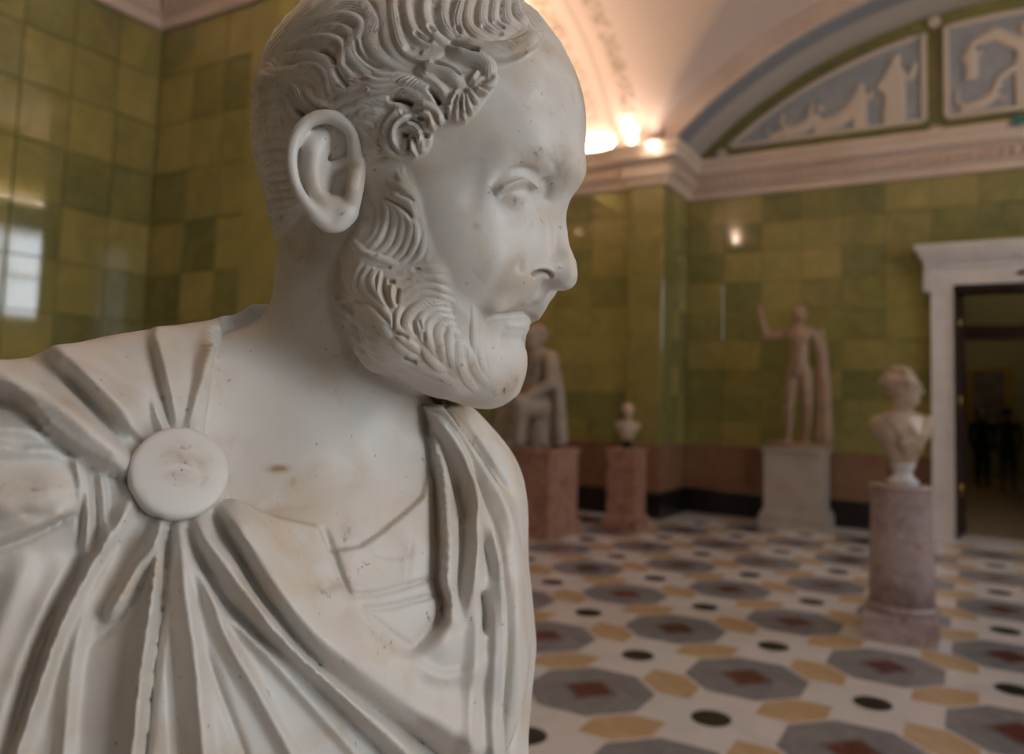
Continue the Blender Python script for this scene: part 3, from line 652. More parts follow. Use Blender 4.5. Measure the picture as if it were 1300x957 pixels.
# ---------------------------------------------------------------- sculpture in the hall
def fmesh(name, V, Q, m, parent=None, scale=1e-3, smooth=True, attr=None, normals=None):
    if attr is None and normals is None: V, Q = largest(np.asarray(V), np.asarray(Q))
    V = np.asarray(V, np.float32)*scale; Q = np.asarray(Q, np.int32)
    me = bpy.data.meshes.new(name); me.vertices.add(len(V)); me.vertices.foreach_set('co', V.ravel())
    me.loops.add(Q.size); me.loops.foreach_set('vertex_index', Q.ravel()); me.polygons.add(len(Q))
    me.polygons.foreach_set('loop_start', np.arange(0, Q.size, 4, dtype=np.int32)); me.update(calc_edges=True)
    if smooth: me.shade_smooth()
    if attr is not None: a = me.attributes.new('stain', 'FLOAT', 'POINT'); a.data.foreach_set('value', np.asarray(attr, np.float32))
    if normals is not None: me.normals_split_custom_set_from_vertices(np.asarray(normals, np.float32).tolist())
    me.materials.append(m); o = bpy.data.objects.new(name, me); COL.objects.link(o)
    if parent: o.parent = parent
    return o
def largest(V, Q):
    # keep the one connected surface, dropping crumbs inside it
    lab = np.arange(len(V))
    while True:
        m = lab[Q].min(1); new = lab.copy()
        for i in range(4): np.minimum.at(new, Q[:, i], m)
        new = new[new]
        if (new == lab).all(): break
        lab = new
    k = np.bincount(lab).argmax(); Q = Q[lab[Q[:, 0]] == k]; u, inv = np.unique(Q, return_inverse=True)
    return V[u], inv.reshape(-1, 4)
def cut(G, ax, v, keep_above):
    a = G.ax[ax].reshape([-1 if i == ax else 1 for i in range(3)]).astype(np.float32)
    G.D = np.maximum(G.D, (v-a) if keep_above else (a-v))
A3 = lambda *p: np.array(p, float)
# plinth under the standing statue
def plinth(name, loc, rz, w, d, h, bh, bo, m, label, cap=.0):
    o = tag(empty(name, loc, rz), label, 'pedestal', None)
    V, F = bevel_box(w, d, h-bh-cap, .006); mesh_obj('shaft', [(x, y, z+bh) for x, y, z in V], F, m, o)
    V, F = bevel_box(w+2*bo, d+2*bo, bh*.8, .012); mesh_obj('base', V, F, m, o)
    V, F = bevel_box(w+bo, d+bo, bh*.2, .01); mesh_obj('base_moulding', [(x, y, z+bh*.8) for x, y, z in V], F, m, o)
    if cap:
        V, F = bevel_box(w+bo, d+bo, cap, .008); mesh_obj('top_slab', [(x, y, z+h-cap) for x, y, z in V], F, m, o)
    return o
plinth('statue_pedestal', (-1.95, 10.58, 0), 0, .70, .58, 1.0, .22, .05, M['ped_grey'], 'plain grey block pedestal under the standing nude statue', .05)
def standing_statue():
    o = tag(empty('statue', (-1.93, 10.58, 1.0)), 'standing nude male marble statue with raised arm beside a draped trunk', 'statue')
    G = Field((-560, -330, -10), (480, 260, 1960), 11); c = A3
    G.chain([c(0, 0, 1440), c(6, 0, 1190), c(0, 0, 1000)], [128, 108, 122], k=40); G.chain([c(-110, 0, 1490), c(110, 0, 1480)], [72, 72], k=40)
    G.ell(c(-60, -70, 1400), (75, 50, 60), k=25); G.ell(c(60, -70, 1400), (75, 50, 60), k=25)
    G.chain([c(0, 5, 1500), c(4, -8, 1620)], [60, 56], k=25); G.ell(c(10, -20, 1715), (78, 98, 115), k=14)
    G.ell(c(10, 10, 1745), (92, 104, 98), k=10); G.chain([c(12, -112, 1715), c(12, -122, 1690)], [12, 16], k=8)
    G.chain([c(-170, 0, 1470), c(-400, -40, 1420), c(-470, -80, 1690)], [62, 48, 36], k=20); G.chain([c(-470, -82, 1700), c(-478, -95, 1780)], [34, 30], k=12)
    for q in range(4): G.chain([c(-492+14*q, -98, 1775), c(-496+15*q, -112, 1840+10*(q in (1, 2)))], [9, 8], k=4)
    G.chain([c(170, 0, 1460), c(262, 40, 1190), c(290, -30, 960)], [60, 48, 36], k=20); G.chain([c(290, -30, 960), c(300, -60, 900)], [34, 26], k=10)
    G.chain([c(-72, 0, 960), c(-112, -40, 530), c(-128, 20, 120)], [98, 64, 40], k=25); G.chain([c(-112, 5, 420), c(-122, 25, 300)], [62, 54], k=25); G.chain([c(-128, 25, 75), c(-150, -130, 58)], [40, 32], k=15)
    G.chain([c(72, 0, 960), c(112, -20, 530), c(70, 70, 120)], [98, 64, 40], k=25); G.chain([c(104, 20, 420), c(84, 55, 300)], [62, 54], k=25); G.chain([c(70, 75, 75), c(84, -70, 58)], [40, 32], k=15)
    G.chain([c(-4, -105, 960), c(-4, -118, 915)], [30, 26], k=10)
    V, Q = G.mesh(); V = neighbours_smooth(V, Q, 2); fmesh('figure', V, Q, M['statue'], o)
    G = Field((180, -120, 0), (500, 240, 1640), 12)
    G.chain([c(300, 60, 20), c(290, 60, 700), c(270, 50, 1250), c(262, 40, 1500)], [84, 66, 46, 34], k=10)
    for a in range(7): G.chain([c(268+45*math.cos(a), 50+45*math.sin(a), 1350), c(292+72*math.cos(a), 60+72*math.sin(a), 700), c(300+86*math.cos(a), 60+86*math.sin(a), 120)], [13, 18, 24], k=12)
    V, Q = G.mesh(); V = neighbours_smooth(V, Q, 2); fmesh('draped_trunk', V, Q, M['statue'], o)
    V, F = rev([(.38, 0), (.40, .02), (.40, .05), (.37, .06)], 28); mesh_obj('statue_base', [(x*1.0, y*.75, z) for x, y, z in V], F, M['statue'], o)
standing_statue()
plinth('statue_pedestal', (-4.38, 8.0, 0), 0, .80, .72, .96, .16, .04, M['ped_pink'], 'rosy marble pedestal under the seated statue, half hidden by the bust', .06)
def seated_statue():
    o = tag(empty('statue', (-4.42, 8.0, .96), math.radians(-20)), 'draped seated marble statue on rosy pedestal, half hidden behind the bust chin', 'statue')
    G = Field((-430, -420, -5), (430, 380, 1260), 12); c = A3
    G.chain([c(0, 120, 60), c(0, 120, 330)], [230, 200], k=30); G.chain([c(0, 110, 400), c(10, 90, 620), c(15, 60, 820)], [190, 160, 150], k=50)
    G.chain([c(-150, 50, 850), c(170, 50, 850)], [75, 75], k=40); G.chain([c(15, 40, 880), c(20, 15, 980)], [58, 54], k=20)
    V0 = None
    for s in (-1, 1): G.chain([c(100*s, 40, 380), c(130*s, -260, 400), c(120*s, -270, 70)], [125, 105, 80], k=40); G.chain([c(120*s, -280, 50), c(120*s, -370, 35)], [48, 36], k=20)
    G.chain([c(190, 40, 840), c(280, -20, 600), c(190, -200, 500)], [70, 58, 44], k=25); G.chain([c(-175, 40, 840), c(-260, -30, 600), c(-150, -210, 500)], [70, 58, 44], k=25)
    for a in range(9): G.chain([c(-200+50*a, -300, 420), c(-190+48*a, -360+8*abs(a-4), 60)], [20, 30], k=18)
    for a in range(6): G.chain([c(-140+60*a, -70, 820), c(-100+50*a, -110, 480)], [18, 26], k=18)
    G.chain([c(180, 90, 880), c(250, 110, 560), c(270, 130, 80)], [50, 60, 80], k=30)
    V, Q = G.mesh(); V = neighbours_smooth(V, Q, 2); fmesh('figure', V, Q, M['statue2'], o, 1.2e-3)
    G = Field((-120, -160, 900), (150, 180, 1260), 7)
    G.ell(c(20, 0, 1060), (82, 100, 118), k=10); G.chain([c(20, -98, 1060), c(20, -112, 1030)], [12, 17], k=8); G.ell(c(20, 25, 1085), (98, 108, 105), k=6); G.ell(c(20, -55, 985), (50, 48, 40), k=14); G.chain([c(20, 20, 930), c(20, 10, 1000)], [52, 52], k=14)
    V, Q = G.mesh(); V = neighbours_smooth(V, Q, 2); fmesh('head', V, Q, M['statue2'], o, 1.2e-3)
seated_statue()
def small_bust(scale, loc, rz, label, m, socm, name='portrait_bust', turn=0.):
    # bust: head with hair and beard, cloaked chest, round socle
    o = tag(empty(name, loc, rz), label, 'bust'); c = A3; s = scale; tr = math.radians(turn)
    spin = lambda V: V@np.array([[math.cos(tr), math.sin(tr), 0], [-math.sin(tr), math.cos(tr), 0], [0, 0, 1]])
    G = Field((-300, -200, -30), (300, 200, 640), 7)
    G.ell(c(0, 0, 230), (190, 105, 120), k=30); G.chain([c(-165, 5, 250), c(165, 5, 250)], [66, 66], k=40); G.chain([c(0, -5, 10), c(0, -25, 150)], [62, 100], k=50); G.chain([c(-150, 0, 240), c(-60, 0, 40)], [50, 40], k=40); G.chain([c(150, 0, 240), c(60, 0, 40)], [50, 40], k=40)
    for a in range(7): G.chain([c(-170+40*a, -85+10*abs(a-3), 300), c(-90+28*a, -118+9*abs(a-3), 200), c(-60+18*a, -92, 90)], [20, 22, 16], k=14)
    G.chain([c(150, -70, 300), c(40, -118, 190), c(-100, -105, 130)], [24, 26, 20], k=14)
    cut(G, 2, 0, True); V, Q = G.mesh(); V = neighbours_smooth(V, Q, 2); fmesh('chest', V, Q, m, o, 1e-3*s)
    G = Field((-140, -170, 270), (140, 160, 640), 5)
    G.chain([c(0, 10, 280), c(0, 0, 380)], [66, 60], k=20); G.ell(c(0, -8, 485), (76, 96, 112), k=14); G.ell(c(0, -40, 420), (58, 62, 62), k=20)
    G.chain([c(0, -100, 500), c(0, -116, 468)], [11, 15], k=8); G.chain([c(-45, -86, 512), c(0, -98, 514), c(45, -86, 512)], [12, 12, 12], k=10)
    for e in (-1, 1): G.ell(c(30*e, -96, 492), (18, 14, 12), k=8, op='sub'); G.ell(c(30*e, -82, 490), (14, 14, 13), k=3); G.ell(c(78*e, 8, 475), (10, 20, 30), k=5)
    V, Q = G.mesh(); V = neighbours_smooth(V, Q, 1); V = spin(V); fmesh('head', V, Q, m, o, 1e-3*s)
    G = Field((-140, -170, 330), (140, 160, 640), 5); rs = np.random.RandomState(5)
    G.ell(c(0, 18, 512), (96, 104, 108), k=8)
    for q in range(70):
        a = rs.uniform(-2.5, 2.5); e = rs.uniform(-.1, 1.35); d = c(math.sin(a)*math.cos(e), math.cos(a)*math.cos(e), math.sin(e))
        G.ell(c(0, 14, 512)+d*c(95, 103, 106), (25, 25, 22), k=5)
    for q in range(26):
        a = rs.uniform(-1.3, 1.3); z = rs.uniform(345, 428); G.ell(c(math.sin(a)*62, -38-math.cos(a)*60, z), (19, 19, 24), k=6)
    sl, X, Y_, Zz = G.sub(G.lo, G.lo+G.h*np.array(G.n)); face_ = np.where((Y_ < -45) & (Zz > 432) & (np.abs(X) < 70), 30, -30).astype(np.float32)
    G.D = np.maximum(G.D, np.broadcast_to(np.clip((np.sqrt((X/66.)**2+((Zz-482)/58.)**2)-1)*-60, -30, 30)+np.where(Y_ < -30, 0, -60), G.D.shape).astype(np.float32))
    V, Q = G.mesh(); V = spin(neighbours_smooth(V, Q, 2)); fmesh('hair_and_beard', V, Q, m, o, 1e-3*s)
    V, F = rev([(.085, -.13), (.095, -.125), (.095, -.10), (.075, -.09), (.055, -.06), (.06, -.03), (.075, -.015), (.075, .01)], 28)
    mesh_obj('socle', [(x*s, y*s, z*s) for x, y, z in V], F, socm, o, smooth=True)
    return o
# marble column with the right-hand bust
cl = tag(empty('column_pedestal', (-.43, 6.02, 0)), 'round pinkish grey marble column on square plinth carrying the right bust', 'pedestal')
V, F = bevel_box(.45, .45, .17, .012); mesh_obj('plinth', V, F, M['ped_pink'] if False else M['column'], cl)
mesh_obj('torus_moulding', *rev([(.20, .17), (.225, .18), (.225, .205), (.20, .22), (.20, .225)], 40), M['column'], cl, smooth=True)
mesh_obj('shaft', *rev([(.203, .22), (.198, .5), (.186, .97), (.19, .98)], 40), M['column'], cl, smooth=True)
mesh_obj('neck_moulding', *rev([(.19, .975), (.20, .985), (.20, 1.0), (.185, 1.005)], 40), M['column'], cl, smooth=True)
small_bust(1.06, (-.42, 6.02, 1.005+.13*1.06), math.radians(46), 'bearded marble bust in profile on the pinkish grey column beside the doorway', M['bust2'], M['t_white'], turn=40)
plinth('bust_pedestal', (-3.63, 9.0, 0), 0, .36, .36, .95, .16, .04, M['ped_pink'], 'rosy marble pedestal with white base standing against the green pier', .03)
small_bust(.72, (-3.63, 9.0, .95+.13*.72), math.radians(40), 'small marble bust with black foot on the rosy pedestal by the pier', M['bust2'], M['black'])
# visitors in the far room
def visitor(loc, rz, m, label, h=1.7, bag=False):
    o = tag(empty('person', loc, rz), label, 'person'); c = A3; k = h/1.75
    G = Field((-330, -220, 0), (330, 220, 1520), 12)
    G.chain([c(0, 0, 1380), c(0, 0, 1150), c(0, 0, 960)], [120, 125, 140], k=40); G.chain([c(-140, 0, 1400), c(140, 0, 1400)], [70, 70], k=40); G.chain([c(0, 0, 1430), c(0, -5, 1530)], [52, 50], k=20)
    for s in (-1, 1):
        G.chain([c(185*s, 0, 1400), c(235*s, 10, 1110), c(215*s, -60, 880)], [58, 46, 36], k=20); G.chain([c(80*s, 0, 940), c(90*s, -10, 500), c(95*s, 10, 90)], [92, 68, 48], k=25); G.chain([c(95*s, 20, 45), c(105*s, -130, 36)], [42, 34], k=12)
    V, Q = G.mesh(); V = neighbours_smooth(V, Q, 2); fmesh('clothed_body', V, Q, m, o, 1e-3*k)
    G = Field((-130, -160, 1440), (130, 150, 1780), 8)
    G.chain([c(0, 0, 1460), c(0, -5, 1560)], [50, 48], k=15); G.ell(c(0, -10, 1635), (72, 90, 108), k=10); G.chain([c(0, -95, 1640), c(0, -108, 1615)], [9, 13], k=7)
    for s in (-1, 1): G.ell(c(74*s, 5, 1630), (9, 18, 28), k=4); G.ell(c(28*s, -92, 1648), (13, 10, 8), k=5, op='sub')
    V, Q = G.mesh(); V = neighbours_smooth(V, Q, 1); fmesh('head', V, Q, M['skin'], o, 1e-3*k)
    G = Field((-130, -160, 1500), (130, 150, 1800), 8); G.ell(c(0, 18, 1660), (86, 94, 100), k=8); G.ell(c(0, -110, 1610), (80, 60, 66), k=10, op='sub'); V, Q = G.mesh(); V = neighbours_smooth(V, Q, 2); fmesh('hair', V, Q, M['hair_dark'], o, 1e-3*k)
visitor((.58, 18.4, 0), math.radians(170), M['cloth_mid'], 'person in grey clothes standing in the far room beyond the doorway', 1.66)
visitor((.15, 19.3, 0), math.radians(20), M['cloth_dark'], 'person in black clothes standing farthest off, seen left of the grey visitor', 1.62)
# ---------------------------------------------------------------- the big bust: overall form
def hit(G, px, py, e=0.):
    # where the line of sight meets the form so far, pushed e mm deeper
    r = ray(px, py); t = np.arange(300, 690, .5)
    P = r[None]*t[:, None]; q = (P-G.lo)/G.h
    m = np.all((q >= 0) & (q < np.array(G.n)-1.001), 1); P = P[m]; q = q[m]
    i = q.astype(int); f = q-i; v = 0
    for a in (0, 1):
        for b in (0, 1):
            for c in (0, 1):
                v = v+G.D[i[:, 0]+a, i[:, 1]+b, i[:, 2]+c]*np.abs(1-a-f[:, 0])*np.abs(1-b-f[:, 1])*np.abs(1-c-f[:, 2])
    w = np.argmax(v < 0); rn = r/np.linalg.norm(r)
    return P[w]+rn*e
def both(G, pts, rad, k=6., op='add'):
    P = [hit(G, x, y, e) for x, y, e in pts]
    G.chain(P, rad, k, op); G.chain([mirror(p) for p in P], rad, k, op)
def bust_form():
    G = Field((-430, 290, -362), (120, 690, 262), 2.7)
    b = math.radians(50); T = np.array([math.cos(b), -math.sin(b), 0]); S = np.array([-math.sin(b), -math.cos(b), 0])  # forward, his right
    TM = np.stack([T, S, UX]); N = pt(425, 480, 505)
    def tp(t, s, u): return N+t*T+s*S+u*UX
    # torso
    G.ell(tp(-12, 10, -150), (100, 135, 160), TM, k=10)
    G.ell(tp(22, 50, -165), (80, 85, 110), TM, k=30)
    G.ell(tp(18, -40, -165), (80, 75, 110), TM, k=30)
    G.chain([tp(-22, 40, -14), tp(-14, 115, -34), tp(-5, 172, -66)], [46, 50, 50], k=26)
    G.chain([tp(-22, -30, -46), tp(-14, -74, -60), tp(-5, -98, -84)], [44, 43, 38], k=26)
    G.chain([tp(-5, 172, -62), tp(10, 190, -300)], [56, 60], k=26)
    G.chain([tp(-5, -98, -84), tp(0, -107, -190), tp(5, -96, -300)], [38, 45, 42], k=26)
    G.ell(tp(30, 112, -190), (66, 62, 125), TM, k=40)
    # neck
    G.chain([hl(-32, 0, 20), hl(-38, 0, -60), hl(-46, 0, -125), tp(-14, 4, -50)], [55, 56, 60, 74], k=24)
    # skull and face
    G.hell(5, 0, 50, (107, 76, 94), k=20)
    G.hell(-14, 0, 62, (88, 80, 84), k=20)
    G.hell(33, 0, -28, (50, 60, 82), k=22)
    for z in (1, -1): G.chain([hl(72, 25*z, -6), hl(70, 28*z, -40)], [11, 14], k=18)
    G.hell(36, 38, -20, (42, 28, 36), k=18)
    G.hchain([(478, 335, 58), (510, 420, 50), (565, 460, 28), (616, 470, 0)], [17, 21, 21, 18], k=18)
    G.hell(57, 0, -94, (15, 24, 20), k=14)                                      # chin
    # brow, nose
    both(G, [(612, 226, 6), (640, 205, 5), (672, 195, 6), (703, 203, 9)], [6, 8, 9, 8], k=14)
    G.chain([hl(100, 0, 20), hl(92, 0, 2)], [11, 9], k=12)
    for z in (1, -1):
        o = G
        o.chain([hl(84, 13*z, 0), hl(87, 14*z, -25), hl(82, 17*z, -44)], [7, 10, 10], k=14)
    G.hchain([(700, 262, 0), (706, 288, 0), (709, 314, 0), (716, 337, 0), (717, 350, 0)], [5.5, 6.3, 7, 8, 8.4], k=8, both=False)
    G.hchain([(712, 357, 0), (694, 357, 0)], [5.2, 5], k=6, both=False)
    G.hchain([(700, 340, 8), (684, 339, 13), (676, 343, 14)], [6.5, 6.5, 6], k=4)
    # upper lip with moustache, lower lip
    G.hchain([(676, 370, 0), (661, 375, 12), (645, 382, 23), (628, 391, 32)], [6.8, 6.8, 6.2, 4.6], k=5)
    G.hchain([(649, 410, 0), (640, 412, 10), (628, 410, 20)], [5.4, 5, 3.6], k=6)
    # eye
    G.chain([hl(97, 34, -2), hl(92, 42, -3)], [7.5, 6.5], k=14, op='sub'); G.chain([hl(97, -34, -2), hl(92, -42, -3)], [7.5, 6.5], k=14, op='sub')
    G.chain([hl(98, 19, 2), hl(101, 18, 8)], [5, 4], k=10, op='sub'); G.chain([hl(98, -19, 2), hl(101, -18, 8)], [5, 4], k=10, op='sub')
    c = hp(656, 247, 34); e = (c-H0)@HM.T
    for z in (1, -1): G.ell(hl(e[0]-7.2, e[1]*z, e[2]), (13, 13.5, 13), None, k=3)
    z = (G.ax[0][:, None, None]*UPV[0]+G.ax[1][None, :, None]*UPV[1]+G.ax[2][None, None, :]*UPV[2]).astype(np.float32)
    d = -(z+330); h = np.clip(.5-.5*(G.D-d)/6, 0, 1); G.D = (G.D*(1-h)+d*h+6*h*(1-h)).astype(np.float32)   # flat foot
    return G, tp
# ---------------------------------------------------------------- the big bust: carving
def Z(x0, y0, *pts): return [(x0+a/6.5, y0+b/6.5) for a, b in pts]
def Y5(x0, y0, *pts): return [(x0+a/5., y0+b/5.) for a, b in pts]
HAIR = [(250, -300), (250, 60), (300, 250), (325, 312), (352, 308), (368, 290), (382, 268), (420, 262), (442, 160), (455, 172), (458, 205), (492, 196), (507, 204), (525, 203), (541, 194), (546, 184), (549, 170), (562, 158), (590, 157), (603, 145), (612, 131), (625, 113), (630, 100), (627, 85), (642, 82), (662, 75), (681, 62), (691, 48), (690, 30), (672, 4), (655, -30), (650, -300)]
BEARD = [(455, 205), (495, 192), (520, 225), (533, 255), (538, 290), (548, 320), (563, 340), (574, 370), (600, 392), (612, 412), (618, 440), (628, 470), (646, 500), (625, 520), (590, 515), (556, 492), (520, 486), (480, 472), (445, 434), (427, 400), (422, 350), (430, 318), (446, 298), (452, 260)]
# traced locks: path, half width (px), height (mm), strands
H1 = (310, 0); H2 = (480, 0); H5 = (450, 90); HS = (420, 200); HB = (420, 320); HN = (310, 130); HL = (310, 200)
LOCKS = [
 (Z(*H1, (700, -120), (600, 20), (450, 130), (330, 240), (210, 380), (150, 500), (170, 600)), 13, 3.2, 4),
 (Z(*H1, (900, -100), (760, 30), (600, 150), (460, 210), (370, 290), (300, 400), (260, 490)), 12, 3.0, 4),
 (Z(*H1, (480, 220), (620, 170), (760, 90), (900, 60), (1020, 110), (1080, 200), (1050, 290), (1080, 390), (1160, 490), (1300, 545)), 10, 3.4, 3),
 (Z(*H1, (440, 300), (620, 200), (800, 150), (930, 180), (960, 250), (925, 330), (945, 430), (1010, 520), (1150, 580)), 9, 3.6, 3),
 (Z(*H1, (390, 390), (560, 300), (700, 250), (830, 260), (890, 320), (860, 420), (900, 500), (990, 590), (1040, 650)), 8, 3.4, 3),
 (Z(*H1, (340, 420), (520, 345), (680, 325), (790, 360), (820, 440), (800, 530), (860, 610), (930, 690)), 8, 3.6, 3),
 (Z(*H1, (300, 490), (480, 480), (620, 490), (700, 560), (720, 640), (790, 720), (880, 770)), 10, 3.2, 4),
 (Z(*H1, (120, 560), (170, 640), (300, 660), (470, 610), (580, 630), (630, 700), (620, 800), (680, 860)), 9, 3.6, 4),
 (Z(*H1, (190, 540), (260, 600), (420, 590), (560, 545), (650, 580), (690, 660), (700, 750), (780, 830)), 8, 3.4, 3),
 (Z(*H1, (80, 660), (180, 740), (350, 720), (430, 760), (460, 830), (540, 880), (660, 910)), 9, 3.4, 3),
 (Z(*H1, (80, 820), (200, 800), (330, 770), (390, 830), (420, 930), (500, 1000)), 9, 3.0, 3),
 (Z(*H1, (90, 920), (180, 880), (290, 850), (350, 910), (380, 1010)), 8, 2.6, 3),
 (Z(*H1, (480, 690), (520, 740), (560, 820), (640, 870), (760, 880)), 7, 2.8, 3),
 (Z(*H1, (690, 760), (860, 715), (1050, 680), (1300, 690)), 10, 3.6, 4),
 (Z(*H1, (700, 850), (880, 800), (1100, 770), (1320, 770)), 9, 3.2, 3),
 (Z(*H1, (760, 930), (900, 880), (1100, 850), (1300, 840)), 8, 2.6, 3),
 # crown and top
 (Z(*H2, (-300, -60), (-150, 30), (-60, 150), (-80, 300), (-20, 430), (130, 530), (300, 600)), 10, 3.2, 3),
 (Z(*H2, (-80, -80), (20, 60), (60, 200), (80, 350), (170, 480), (330, 560)), 10, 3.2, 3),
 (Z(*H2, (120, -80), (130, 80), (150, 230), (200, 400), (310, 475), (440, 480), (570, 400)), 8, 4.2, 2),
 (Z(*H2, (260, -80), (240, 60), (260, 190), (310, 290), (410, 350), (540, 375)), 8, 4.0, 2),
 (Z(*H2, (420, -80), (385, 60), (390, 160), (430, 260), (520, 340), (610, 380)), 8, 4.4, 2),
 (Z(*H2, (570, -60), (540, 80), (545, 190), (600, 290), (690, 330)), 8, 3.8, 2),
 (Z(*H2, (700, -60), (660, 100), (645, 220), (700, 310), (800, 340)), 8, 3.8, 2),
 (Z(*H2, (790, -60), (740, 80), (735, 200), (790, 280), (880, 320), (980, 330)), 8, 3.6, 2),
 (Z(*H2, (890, -60), (860, 60), (850, 170), (880, 240), (960, 285), (1080, 290)), 8, 3.4, 2),
 (Z(*H2, (980, -40), (950, 80), (955, 190), (1030, 245), (1140, 255)), 7, 3.2, 2),
 (Z(*H2, (1070, -20), (1050, 80), (1080, 180), (1180, 225)), 7, 2.8, 2),
 (Z(*H2, (1140, 0), (1140, 90), (1190, 160), (1250, 200)), 6, 2.4, 2),
 (Z(*H2, (590, 345), (720, 385), (860, 430), (1000, 430), (1150, 400), (1260, 320), (1290, 240)), 13, 5.4, 4),
 (Z(*H2, (550, 400), (700, 440), (830, 500), (900, 580), (900, 680), (870, 740)), 12, 5.6, 4),
 (Z(*H2, (300, 610), (440, 560), (570, 590), (660, 670), (700, 760)), 11, 5.0, 4),
 (Z(*H2, (300, 680), (400, 650), (490, 710), (560, 800), (570, 900)), 8, 4.6, 3),
 (Z(*H5, (-60, 120), (250, 80), (420, 95), (560, 150), (650, 230), (700, 320), (715, 420)), 11, 5.6, 5),
 (Z(*H5, (-60, 190), (180, 165), (380, 165), (540, 220), (640, 290), (690, 380)), 9, 5.2, 4),
 (Z(*H5, (-60, 300), (120, 270), (260, 250), (360, 290), (430, 330)), 8, 4.0, 3),
 (Z(*H5, (0, 400), (130, 350), (260, 330)), 9, 3.0, 3),
 (Z(*H5, (-60, 370), (60, 410), (150, 470), (230, 560)), 7, 1.8, 3), (Z(*H5, (-30, 450), (60, 510), (130, 590), (180, 690)), 7, 1.6, 3), (Z(*H5, (60, 380), (170, 400), (240, 460)), 6, 1.8, 2),
 # spiral curl
 (Z(*H5, (470, 330), (360, 350), (280, 440), (255, 550), (300, 660), (390, 725)), 7, 6.0, 3),
 (Z(*H5, (520, 370), (420, 390), (345, 460), (330, 550), (370, 640), (420, 690)), 6, 6.6, 2),
 (Z(*H5, (390, 500), (450, 450), (530, 490), (550, 590), (560, 690)), 6, 6.8, 2),
 (Z(*H5, (440, 350), (560, 410), (600, 510), (610, 620), (580, 690)), 6, 6.0, 2),
 (Z(*H5, (480, 550), (490, 640), (500, 720)), 5, 6.0, 2),
 # second curl
 (Z(*H5, (470, 290), (600, 300), (690, 360), (700, 450), (650, 560)), 8, 7.0, 3),
 (Z(*H5, (520, 340), (610, 370), (640, 440), (620, 540)), 6, 6.4, 2),
 # tufts on the temple
 (Z(*H5, (870, 150), (800, 250), (780, 400)), 5, 6.2, 2), (Z(*H5, (880, 160), (850, 300), (840, 430)), 5, 6.6, 2),
 (Z(*H5, (895, 170), (890, 300), (910, 420)), 4.5, 6.6, 1), (Z(*H5, (910, 170), (940, 280), (965, 370)), 4.5, 6.4, 1),
 (Z(*H5, (920, 150), (980, 220), (1015, 280)), 4.5, 6.0, 1),
 (Z(*H2, (830, 590), (770, 670), (760, 700)), 5, 5.6, 2), (Z(*H2, (880, 640), (800, 690), (780, 730)), 4, 5.2, 1),
 (Z(*H2, (930, 600), (950, 660), (900, 720), (820, 720)), 5, 5.4, 2), (Z(*H2, (790, 730), (860, 760), (920, 770)), 4.5, 5.2, 1),
 # behind the ear and the nape
 (Z(*HN, (60, 60), (200, 90), (330, 60), (440, 120)), 8, 1.6, 3), (Z(*HN, (50, 170), (200, 150), (330, 150), (420, 200)), 8, 1.6, 3),
 (Z(*HN, (60, 280), (180, 250), (300, 240), (390, 280)), 8, 1.6, 3), (Z(*HN, (90, 370), (220, 340), (330, 340), (400, 380)), 7, 1.6, 3),
 (Z(*HN, (130, 460), (230, 420), (330, 430), (400, 480)), 7, 1.6, 3), (Z(*HN, (150, 560), (260, 530), (350, 520), (420, 560)), 7, 1.6, 3),
 (Z(*HL, (180, 160), (280, 150), (380, 140), (430, 160)), 6, 1.4, 2), (Z(*HL, (200, 250), (300, 230), (420, 220)), 6, 1.4, 3),
 (Z(*HL, (220, 330), (320, 290), (460, 290)), 6, 1.4, 2), (Z(*HL, (180, 430), (280, 370), (440, 360)), 7, 1.8, 3),
 (Z(*HL, (170, 520), (230, 440), (340, 420), (460, 400)), 7, 1.8, 3), (Z(*HL, (200, 600), (260, 540), (350, 500), (420, 470)), 7, 1.6, 3),
 (Z(*HL, (230, 680), (290, 620), (370, 570)), 6, 1.4, 2),
]
